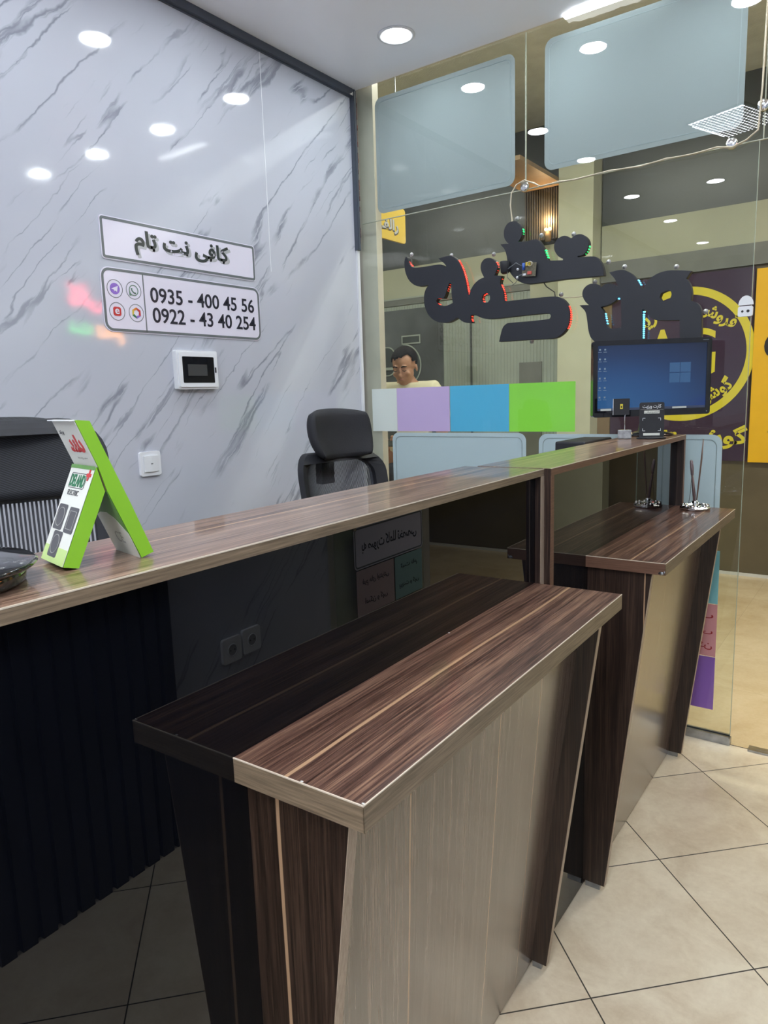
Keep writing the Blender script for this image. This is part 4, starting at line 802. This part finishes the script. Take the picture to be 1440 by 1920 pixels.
b = MB(); b.lathe([(.082, 0), (.086, .003), (.084, .007), (.05, .014), (.024, .020), (.001, .021)], 48, sy=.78); b.xf(Matrix.Rotation(-math.pi / 2, 4, 'X')); b.build('stand_base', M['blackgloss'], t, T(0, .0, -.02))
# card holder cube
t = tag(empty('card_holder', (-.756, 2.430, 1.2045), math.radians(18)), 'small clear cube card holder with wire clip, nearest the monitor base', 'card holder')
b = MB(); b.box(-.022, -.016, 0, .022, .016, .030); b.bevel(.003, 2); b.build('cube', M['acrylic'], t)
b = MB(); b.tube([(0, 0, .030), (0, 0, .078), (.006, 0, .084), (.008, 0, .092), (.003, 0, .099), (-.004, 0, .097), (-.005, 0, .090), (.001, 0, .086)], .0013, 8); b.build('wire_clip', M['chrome'], t)
t = tag(empty('business_card', mw=frame((-.766, 2.423, 1.312), (.93, .30, 0), (0, 0, 1))), 'square black card with a small yellow mark clipped in the card holder', 'card')
MB().box(-.026, -.027, -.001, .026, .027, 0).build('card', M['blackmat'], t)
MB().box(-.0275, -.027, -.0015, -.026, .027, .0003).build('white_edge', M['white'], t)
MB().box(-.0045, -.007, .0, .0045, .009, .0004).build('yellow_mark', M['yellow'], t)
MB().box(-.0020, -.004, .0004, .0020, .003, .0007).build('mark_symbol', M['blackmat'], t)
# small stand sign
t = tag(empty('counter_sign', mw=frame((-.672, 2.445, 1.2045), (.93, .36, 0), (0, 0, 1))), 'small upright black card stand with white Persian words on the counter before the monitor', 'stand sign')
b = MB(); b.prism(rrect(.078, .116, .006), .004, off=(0, 0, -.004)); b.build('plate', M['blackmat'], t, T(0, .062, 0) @ Matrix.Rotation(-.08, 4, 'X'))
b = MB(); b.lathe([(.001, 0), (.046, 0), (.048, .003), (.040, .006), (.001, .007)], 36, sy=.62); b.xf(Matrix.Rotation(-math.pi / 2, 4, 'X')); b.build('base', M['blackmat'], t)
FP = T(0, .062, .0005) @ Matrix.Rotation(-.08, 4, 'X')
link('lettering', text_mesh(fa('کارت ویزیت'), .058, .015, .0003, .01), M['white'], t, FP @ T(0, .044, 0))
MB().box(-.036, .0335, 0, .036, .0343, .0004).build('white_line', M['lgreyink'], t, FP)
MB().box(-.024, .021, 0, .024, .031, .0004).build('white_strip', M['gwhite'], t, FP)
link('lettering', text_mesh(fa('الکترونیکی'), .042, .0085, .0003, .0), M['blackmat'], t, FP @ T(0, .026, .0005))
for sx in (-1, 1):
    for sy in (-1, 1):
        MB().box(min(sx * .028, sx * .020), sy * .021 - .015 - .0006, 0, max(sx * .028, sx * .020), sy * .021 - .015 + .0006, .0004).box(sx * .028 - .0006, min(sy * .021, sy * .013) - .015, 0, sx * .028 + .0006, max(sy * .021, sy * .013) - .015, .0004).build('corner_mark', M['white'], t, FP)
MB().box(-.026, -.0515, 0, .026, -.0435, .0004).build('white_strip', M['gwhite'], t, FP)
# pen holder on the far shelf
PH = Vector((-.560, 2.600, .950))
t = tag(empty('pen_stand', PH), 'round crystal and chrome pen stand base on the far low shelf', 'pen stand')
MB().lathe([(.046, 0), (.050, .003), (.050, .008), (.044, .014), (.030, .016), (.026, .012), (.010, .011), (.001, .011)], 14, smooth=False).build('base', M['chrome'], t)
b = MB()
for k in range(12):
    a = 2 * math.pi * k / 12; b.ball((.040 * math.cos(a), .040 * math.sin(a), .014), .0085, 1, (1, 1, .7))
b.build('crystal_rim', M['chrome'], t)
MB().lathe([(.009, .010), (.010, .030), (.007, .031)], 16).build('pen_socket', M['chrome'], t)
t = tag(empty('ballpoint_pen', PH), 'slim brown and silver pen leaning in the pen stand', 'pen')
pd = [Vector((.004, 0, .018)), Vector((.0, 0, .045)), Vector((-.009, 0, .165))]
MB().tube([(-.002, 0, .020), (-.004, 0, .050), (-.0125, 0, .120)], [.0035, .0055, .0035], 10).build('barrel', pm('brown_pen', (.10, .06, .06), .3, vary=.1), t)
MB().tube([(-.0125, 0, .120), (-.0145, 0, .145), (-.017, 0, .166), (-.0172, 0, .172)], [.0045, .0062, .005, .002], 10).build('cap', pm('mauve_pen_cap', (.20, .15, .16), .25, vary=.1), t)
o = MB().tube([PH + Vector(p) for p in ((.004, 0, .02), (.010, 0, .10), (.016, -.002, .18), (.019, -.002, .245))], [.0022, .0026, .0030, .0014], 8).build('quill_rod', pm('brown_rod', (.16, .10, .08), .3, vary=.1)); tag(o, 'tall thin brown rod standing in the pen stand', 'rod')
o = MB().tube([PH + Vector(p) for p in ((-.022, .004, .014), (-.017, .002, .06), (-.014, .001, .12))], .0009, 6).build('beaded_cord', M['wire']); tag(o, 'fine dark cord hanging from the pen to the stand', 'cord')
# black box behind the far desk
o = MB().box(-.055, -.14, 0, .055, .14, .446).bevel(.006, 2).build('black_box_device', M['blackmat'], None, T(-.925, 2.51, .75)); tag(o, 'flat black device top peeking over the counter left of the card holder', 'device')

# ================= CHAIRS =================
def chair(loc, rz, lab, head=True, zt=1.18, w=.46, hb=.56, fine=True, solid=0.0):
    t = tag(empty('office_chair', loc, rz), lab, 'chair')      # faces +x
    b = MB(); b.prism(rrect(.46, .50, .09), .075, off=(0, 0, .43)); b.bevel(.02, 3); b.build('seat', M['blackmat'], t)
    zb = zt - hb
    curve = lambda yy: -.25 + .075 * (abs(yy) / (w / 2)) ** 2
    # frame
    outl = rrect(w, hb, .085, 7, 0, zb + hb / 2); inn = rrect(w - .075, hb - .07, .055, 7, 0, zb + hb / 2 - .002)
    me = flat_mesh([outl, inn], .030)
    def bend(me, th0):
        for v in me.vertices:
            y, z, d = v.co.x, v.co.y, v.co.z
            v.co = (curve(y) - .03 + d - .10 * max(0, (z - zb) / hb - .0) , y, z)
    bend(me, 0); link('backrest_frame', me, M['blackmat'], t)
    g = MB(); n = 24; z0, z1 = zb + .03, zt - .03
    vs = [[g.b.verts.new((-(w / 2 - .03) + (w - .06) * i / n, z0 + (z1 - z0) * j / 8, .012)) for j in range(9)] for i in range(n + 1)]
    for i in range(n):
        for j in range(8): g.b.faces.new((vs[i][j], vs[i + 1][j], vs[i + 1][j + 1], vs[i][j + 1])).smooth = True
    me = g.mesh('mesh'); bend(me, 0)
    # threads run in object x of a rotated sheet
    me.transform(Matrix.Rotation(-math.pi / 2, 4, 'Z'))
    o = link('backrest_mesh', me, M['mesh_b'] if fine else M['mesh_a'], t, Matrix.Rotation(math.pi / 2, 4, 'Z'))
    md = o.modifiers.new('t', 'SOLIDIFY'); md.thickness = .0012
    if solid:
        g = MB(); nu, nv = 40, 12; gr = []
        for d in (.002, .046):
            for a in range(nu + 1):
                for c in range(nv + 1):
                    u = a / nu * 2 - 1; v = c / nv
                    ztop = zt + .006 - .075 * abs(u) ** 4.5; zl = zt - solid - .012 * (1 - u * u)
                    ed = 1 if d < .01 else max(0, 1 - abs(u) ** 24) ** .5 * max(0, 1 - abs(2 * v - 1) ** 24) ** .5
                    gr.append(g.b.verts.new((u * w / 2 * .985, zl + (ztop - zl) * v, .002 + (d - .002) * ed)))
        N = (nu + 1) * (nv + 1)
        for q in (0, 1):
            for a in range(nu):
                for c in range(nv):
                    k = q * N + a * (nv + 1) + c; g.b.faces.new((gr[k], gr[k + nv + 1], gr[k + nv + 2], gr[k + 1]))
        bmesh.ops.remove_doubles(g.b, verts=g.b.verts[:], dist=.0002)
        me = g.mesh('pad'); bend(me, 0)
        for p in me.polygons: p.use_smooth = True
        link('upper_pad', me, M['padfab'], t)
    if head:
        g = MB(); W2, H2 = .295, .185
        nx, nz = 26, 14; sh = []
        for side in (0, 1):
            for i in range(nx + 1):
                for j in range(nz + 1):
                    u, v = i / nx * 2 - 1, j / nz * 2 - 1
                    k = (max(0, 1 - abs(u) ** 4.5) ** (1 / 3.0)) * (max(0, 1 - abs(v) ** 4.5) ** (1 / 3.0))
                    yy = u * W2 / 2 * (1 - .05 * (v < 0) * abs(v) + .03 * v); zz = v * H2 / 2
                    # squircle the outline
                    cr = .5 * (abs(u * v)) ** 2.2; yy *= (1 - cr * .35); zz *= (1 - cr * .35)
                    dx = .055 * u * u - .020 * v + .012 * v * v
                    sh.append(g.b.verts.new((dx + (.034 * k if side else -.030 * k), yy, zz)))
        N = (nx + 1) * (nz + 1)
        for side in (0, 1):
            for i in range(nx):
                for j in range(nz):
                    a = side * N + i * (nz + 1) + j; g.b.faces.new((sh[a], sh[a + nz + 1], sh[a + nz + 2], sh[a + 1])).smooth = True
        bmesh.ops.remove_doubles(g.b, verts=g.b.verts[:], dist=.0004)
        g.build('headrest', M['padfab2'], t, T(-.335, 0, zt + .062))
        MB().box(-.40, -.03, zt - .12, -.365, .03, zt + .10).build('headrest_bracket', M['blackmat'], t)
    MB().box(-.36, -.035, .42, -.30, .035, zb + .12).build('back_bracket', M['blackmat'], t)
    MB().tube([(0, 0, .10), (0, 0, .44)], [.028, .022], 16).build('gas_lift', M['blackgloss'], t)
    for s in (-1, 1):
        o = MB().tube([(-.06, s * .24, .45), (-.06, s * .29, .46), (-.06, s * .30, .66)], .016, 8).build('armrest', M['blackmat'], t)
        MB().box(-.18, s * .30 - .035, .66, .09, s * .30 + .035, .69).bevel(.01, 2).build('arm_pad', M['blackmat'], o)
    for k in range(5):
        a = 2 * math.pi * k / 5
        o = MB().tube([(0, 0, .115), (.30 * math.cos(a), .30 * math.sin(a), .075)], [.026, .015], 8).build('base_leg', M['blackmat'], t)
        MB().lathe([(.001, -.022), (.026, -.022), (.028, 0), (.026, .022), (.001, .022)], 18).xf(T(.30 * math.cos(a), .30 * math.sin(a), .030) @ Matrix.Rotation(a, 4, 'Z') @ Matrix.Rotation(math.pi / 2, 4, 'X')).build('caster', M['blackgloss'], o)
    return t
M['padfab2'] = pm('headrest_fabric', (.010, .011, .016), .75, bump=.15, bscale=300, vary=.1)
m, nt, bb = new_mat('ribbed_pad_fabric'); x, y, z = sepxyz(nt)
fr = math_n(nt, 'FRACT', math_n(nt, 'DIVIDE', math_n(nt, 'ADD', math_n(nt, 'ADD', math_n(nt, 'MULTIPLY', y, .5), z), 5), .0052))
k = math_n(nt, 'LESS_THAN', fr, .45); nt.links.new(mixc(nt, k, (.004, .005, .007), (.020, .023, .031)), bb.inputs['Base Color']); bb.inputs['Roughness'].default_value = .7
M['padfab'] = m
chair((-1.335, 1.93, 0), math.radians(-8), 'black office chair with padded headrest and mesh back behind the near desk end', True, 1.180, .405, .58)
chair((-1.262, .565, 0), math.radians(-24), 'black office chair with wide ribbed upper back, behind the green carton', False, 1.345, .50, .72, False, .17)

# ================= OUTSIDE IN THE CORRIDOR =================
t = tag(empty('advertising_banner', mw=FG(-1.33, 1.5, YC - .02)), 'dark purple banner with a yellow ring and yellow Persian words across the corridor', 'banner')
MB().box(-.52, -.66, -.01, .455, .672, 0).build('panel', M['purple'], t)
link('yellow_ring', flat_mesh([circle(.480, 72), circle(.425, 72)], .001), M['yellow'], t, T(0.0, .108, .0005))
def btxt(s, w, h, x, z, rot=0, bold=.03, latin=False):
    link('lettering', text_mesh(s if latin else fa(s), w, h, .001, bold), M['yellow'], t, T(x + 1.33, z - 1.5, .0005) @ Matrix.Rotation(math.radians(rot), 4, 'Z'))
btxt('فروش', .27, .115, -1.10, 1.865, -31)
btxt('خرید', .24, .12, -1.555, 1.875, 32)
btxt('A', .26, .34, -1.472, 1.63, 0, 0, True)
btxt('G', .24, .34, -1.225, 1.62, 0, 0, True)
btxt('گوشی', .25, .13, -1.10, 1.335, 32)
btxt('گوشی تلفن', .80, .17, -1.27, 1.0, 2, .035)
o = MB().box(-.862, YC - .03, .835, .05, YC - .019, 2.155).build('amber_panel', M['amber']); tag(o, 'plain amber yellow panel beside the purple banner across the corridor', 'banner')
o = link('panel_letter', text_mesh('O', .12, .16, .002, .03), M['blackmat'], o, FG(-.735, 1.635, YC - .031))
o = link('panel_letter', text_mesh('O', .06, .04, .002, .03), M['blackmat'], o.parent, FG(-.715, 1.05, YC - .031))
o = MB().box(-1.955, YC - .016, .30, -1.855, YC - .002, 2.16).build('brown_board', M['cardboard']); tag(o, 'narrow brown board between the pale pillar and the purple banner', 'board')
o = MB().box(-1.20, YC - .006, .56, -1.13, YC - .0008, .60).build('yellow_sticker', M['yellow']); tag(o, 'small yellow sticker low on the olive wall under the banner', 'sticker')
t = tag(empty('hanging_shop_sign', mw=frame((-2.42, 3.43, 2.345), (0, 1, 0), (0, 0, 1))), 'yellow projecting shop sign with pale shadowed Persian letters by the marble corner', 'sign')
MB().prism(rrect(.36, .19, .018), .014, off=(0, 0, -.014)).build('panel', M['signyellow'], t)
tx = fa('رالف')
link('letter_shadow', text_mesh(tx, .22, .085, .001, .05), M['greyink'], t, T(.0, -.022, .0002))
link('lettering', text_mesh(tx, .21, .078, .002, .03), M['signshadow'], t, T(.0, -.018, .0008))
MB().tube([(-.1, .095, -.007), (-.1, 1.08, -.007)], .004, 6).tube([(.12, .095, -.007), (.12, 1.08, -.007)], .004, 6).build('hanging_rod', M['steel'], t)
t = tag(empty('window_number', mw=FG(-3.70, 1.75, YC - .036)), 'large dark grey numeral 5 with pale outline on the shop front opposite', 'sign')
arc = lambda r0, sc=1: [(-.09 + r0 * sc * math.sin(math.radians(a)), -.10 + .215 * (r0 / .18) * 0 + r0 * math.cos(math.radians(a))) for a in range(0, 151, 10)]
def five(g):
    a0, a1 = .185 + g, .120 - g
    out = [(-.088 + a0 * math.sin(math.radians(a)), -.095 + a0 * math.cos(math.radians(a))) for a in range(0, 150, 8)]
    inn = [(-.088 + a1 * math.sin(math.radians(a)), -.095 + a1 * math.cos(math.radians(a))) for a in range(144, -1, -8)]
    return out + inn
link('outline', flat_mesh([five(.012)], .001), M['decall'], t)
link('outline', flat_mesh([rrect(.208, .080, .002, y=.136)], .001), M['decall'], t)
link('numeral', flat_mesh([five(0)], .001), M['decal'], t, T(0, 0, .001))
link('numeral', flat_mesh([rrect(.184, .056, .001, y=.136)], .001), M['decal'], t, T(0, 0, .001))
t = tag(empty('window_shape', mw=FG(-3.98, 1.70, YC - .036)), 'dark rounded shape with pale outline beside the numeral 5 opposite', 'sign')
link('outline', flat_mesh([rrect(.20, .27, .08)], .001), M['decall'], t)
link('shape', flat_mesh([rrect(.18, .25, .075)], .001), M['decal'], t, T(0, 0, .001))
# ribbed panel and wall lamp
t = tag(empty('ribbed_wall_panel', (-2.38, YC - .02, 2.58)), 'dark vertically ribbed wall panel above the shop opposite, left of the pale pillar', 'wall panel')
b = MB(); b.box(-.17, -.05, -.02, .15, -.001, .36)
for i in range(16): b.box(-.168 + i * .02, -.062, -.02, -.158 + i * .02, -.05, .36)
b.build('ribs', M['ribbed'], t)
o = MB().prism([(-2.56, 4.75), (-2.23, 4.75), (-2.23, 5.53), (-2.56, 5.53)], .03, off=(0, 0, 2.945)).build('brown_soffit', M['soffit']); tag(o, 'brown soffit board lit warm above the ribbed wall panel', 'soffit')
t = tag(empty('wall_lamp', (-2.345, YC - .095, 2.60)), 'small wall lamp with warm glow on the dark ribbed panel opposite', 'wall lamp')
MB().lathe([(.022, -.06), (.024, -.02), (.018, .02)], 16).build('shade', M['cardboard'], t)
MB().ball((-.014, -.006, .030), .013, 2).ball((.016, -.006, .030), .013, 2).build('bulb', M['warm'], t)
L = bpy.data.lights.new('lamp_glow', 'POINT'); L.energy = 3.5; L.color = (1, .62, .32); L.shadow_soft_size = .02
lo_ = bpy.data.objects.new('lamp_glow', L); COL.objects.link(lo_); lo_.parent = t; lo_.location = (0, -.03, .10)

# ---- person
def person():
    t = tag(empty('person', (-2.665, 3.96, 0), math.radians(14)), 'person with short dark hair in a cream T-shirt looking down, seen through the glass', 'person')
    # local: faces -y, x to its left
    def skin_mesh(V, E, R, sub=1, root=0):
        me = bpy.data.meshes.new('s'); me.from_pydata(V, E, []); o = bpy.data.objects.new('s', me); COL.objects.link(o)
        md = o.modifiers.new('k', 'SKIN'); md.use_smooth_shade = True
        for i, d in enumerate(me.skin_vertices[0].data): d.radius = (R[i], R[i]) if not isinstance(R[i], tuple) else R[i]; d.use_root = (i == root)
        o.modifiers.new('s', 'SUBSURF').levels = sub
        bpy.context.view_layer.update(); dg = bpy.context.evaluated_depsgraph_get()
        out = bpy.data.meshes.new_from_object(o.evaluated_get(dg)); bpy.data.objects.remove(o); return out
    t.scale = (1.03, 1.03, 1.03)
    V = [(0, 0, .92), (0, .01, 1.08), (0, .015, 1.25), (0, .0, 1.36), (0, -.015, 1.42), (0, -.035, 1.475)]
    R = [(.155, .11), (.135, .10), (.155, .105), (.10, .075), (.055, .055), (.052, .055)]
    E = [(0, 1), (1, 2), (2, 3), (3, 4), (4, 5)]
    def add(p, r, par): V.append(p); R.append(r); E.append((par, len(V) - 1)); return len(V) - 1
    for s in (-1, 1):
        a = add((s * .155, .0, 1.345), .058, 3); a = add((s * .205, .0, 1.29), .052, a); a = add((s * .225, .01, 1.06), .042, a)
        a = add((s * .14, -.16, .98), .034, a); w_ = add((s * .055, -.27, 1.03), .026, a); pa = add((s * .035, -.315, 1.055), .030, w_)
        for f in range(4):
            k = add((s * (.045 - f * .012), -.345, 1.085 - f * .016), .0095, pa); k = add((s * (.025 - f * .010), -.362, 1.095 - f * .018), .0085, k); add((s * (.008 - f * .006), -.356, 1.092 - f * .018), .0078, k)
        k = add((s * .020, -.315, 1.085), .011, pa); add((s * .008, -.33, 1.105), .009, k)
        a = add((s * .095, .0, .84), .085, 0); a = add((s * .10, -.005, .48), .058, a); a = add((s * .10, .01, .28), .050, a); a = add((s * .10, .02, .09), .036, a); add((s * .105, -.13, .035), .032, a)
    body = skin_mesh(V, E, R, 2)
    g = bmesh.new(); g.from_mesh(body)
    hc = Vector((0, -.055, 1.512)); tilt = Matrix.Rotation(math.radians(20), 4, 'X')
    def hb(p): return hc + (tilt @ Vector(p).to_4d()).to_3d()
    def blob(c, r, sc, sub=3):
        q = bmesh.ops.create_icosphere(g, subdivisions=sub, radius=r)
        for v in q['verts']: v.co = hb((v.co.x * sc[0] + c[0], v.co.y * sc[1] + c[1], v.co.z * sc[2] + c[2]))
    blob((0, .012, .035), .1, (.75, .92, .82)); blob((0, -.022, -.025), .1, (.62, .66, .80)); blob((0, -.040, -.075), .04, (.85, .8, .75))
    blob((0, -.098, -.020), .016, (.75, .95, .9), 2); blob((0, -.090, .004), .011, (.6, .8, 2.0), 2)
    for s in (-1, 1):
        blob((s * .076, .010, -.008), .020, (.35, .75, 1.35), 2); blob((s * .030, -.080, .030), .014, (1.5, .6, .5), 2); blob((s * .038, -.066, -.022), .022, (1, .7, .9), 2)
    blob((0, -.088, -.052), .012, (1.5, .6, .55), 2)
    me = bpy.data.meshes.new('b'); g.to_mesh(me); g.free()
    o = bpy.data.objects.new('b', me); COL.objects.link(o)
    md = o.modifiers.new('r', 'REMESH'); md.mode = 'VOXEL'; md.voxel_size = .0055; md.use_smooth_shade = True
    md = o.modifiers.new('sm', 'SMOOTH'); md.factor = .5; md.iterations = 3
    bpy.context.view_layer.update(); me2 = bpy.data.meshes.new_from_object(o.evaluated_get(bpy.context.evaluated_depsgraph_get())); bpy.data.objects.remove(o)
    link('body', me2, M['skin'], t)
    # hair cap
    g = MB(); q = bmesh.ops.create_icosphere(g.b, subdivisions=4, radius=1)
    for v in list(g.b.verts):
        c = v.co.copy(); k = 1 + .02 * math.sin(c.x * 25 + c.z * 17) * math.cos(c.y * 21)
        v.co = hb((c.x * .0815 * k, .018 + c.y * .0985 * k, .045 + c.z * .0835 * k))
    inv = tilt.inverted()
    dele = []
    for v in g.b.verts:
        l = (inv @ (v.co - hc).to_4d()).to_3d()
        line = -.030 if l.y > .035 else (.004 if l.y > .0 else (.040 if l.y > -.035 else (.080 + .35 * l.x if l.x > -.03 else .068)))
        if l.z < line: dele.append(v)
    bmesh.ops.delete(g.b, geom=dele, context='VERTS')
    for f in g.b.faces: f.smooth = True
    o = g.build('hair', M['hair'], t); md = o.modifiers.new('t', 'SOLIDIFY'); md.thickness = .008; md.offset = -.6
    for s in (-1, 1):
        MB().tube([hb((s * .046, -.082, .030)), hb((s * .030, -.094, .036)), hb((s * .012, -.093, .031))], [.003, .0048, .003], 6).build('eyebrow', M['hair'], t)
        MB().tube([hb((s * .043, -.086, .008)), hb((s * .030, -.0925, .004)), hb((s * .016, -.088, .008))], [.0016, .0028, .0016], 6).build('eyelashes', M['hair'], t)
    MB().tube([hb((-.020, -.087, -.050)), hb((0, -.097, -.048)), hb((.020, -.087, -.050))], [.002, .0045, .002], 6).build('mouth', M['lip'], t)
    # shirt and trousers
    V2 = [(0, 0, .88), (0, .01, 1.08), (0, .015, 1.25), (0, .003, 1.375), (0, -.006, 1.415)]; R2_ = [(.175, .13), (.155, .12), (.178, .125), (.115, .088), (.066, .064)]; E2 = [(0, 1), (1, 2), (2, 3), (3, 4)]
    for s in (-1, 1):
        n0 = len(V2); V2 += [(s * .158, .0, 1.365), (s * .210, .0, 1.295), (s * .224, .006, 1.15)]; R2_ += [.078, .068, .060]; E2 += [(3, n0), (n0, n0 + 1), (n0 + 1, n0 + 2)]
    link('t_shirt', skin_mesh(V2, E2, R2_, 2), M['shirt'], t)
    V3 = [(0, 0, .96), (0, 0, .86)]; R3 = [(.165, .125), (.16, .13)]; E3 = [(0, 1)]
    for s in (-1, 1):
        n0 = len(V3); V3 += [(s * .095, .0, .78), (s * .10, -.005, .48), (s * .10, .015, .10)]; R3 += [.10, .078, .062]; E3 += [(1, n0), (n0, n0 + 1), (n0 + 1, n0 + 2)]
    link('trousers', skin_mesh(V3, E3, R3, 2), M['trouser'], t)
    for s in (-1, 1): MB().box(s * .10 - .045, -.17, 0, s * .10 + .045, .085, .07).bevel(.018, 3).build('shoe', M['blackmat'], t)
    bpy.context.view_layer.update()
    ph = MB().box(-.035, -.003, -.065, .035, .003, .065).bevel(.002, 1).build('mobile_phone', M['blackgloss'], None, t.matrix_world @ T(0, -.345, 1.085) @ Matrix.Rotation(-.7, 4, 'X'))
    tag(ph, 'black phone held in both hands by the person outside', 'phone')
person()
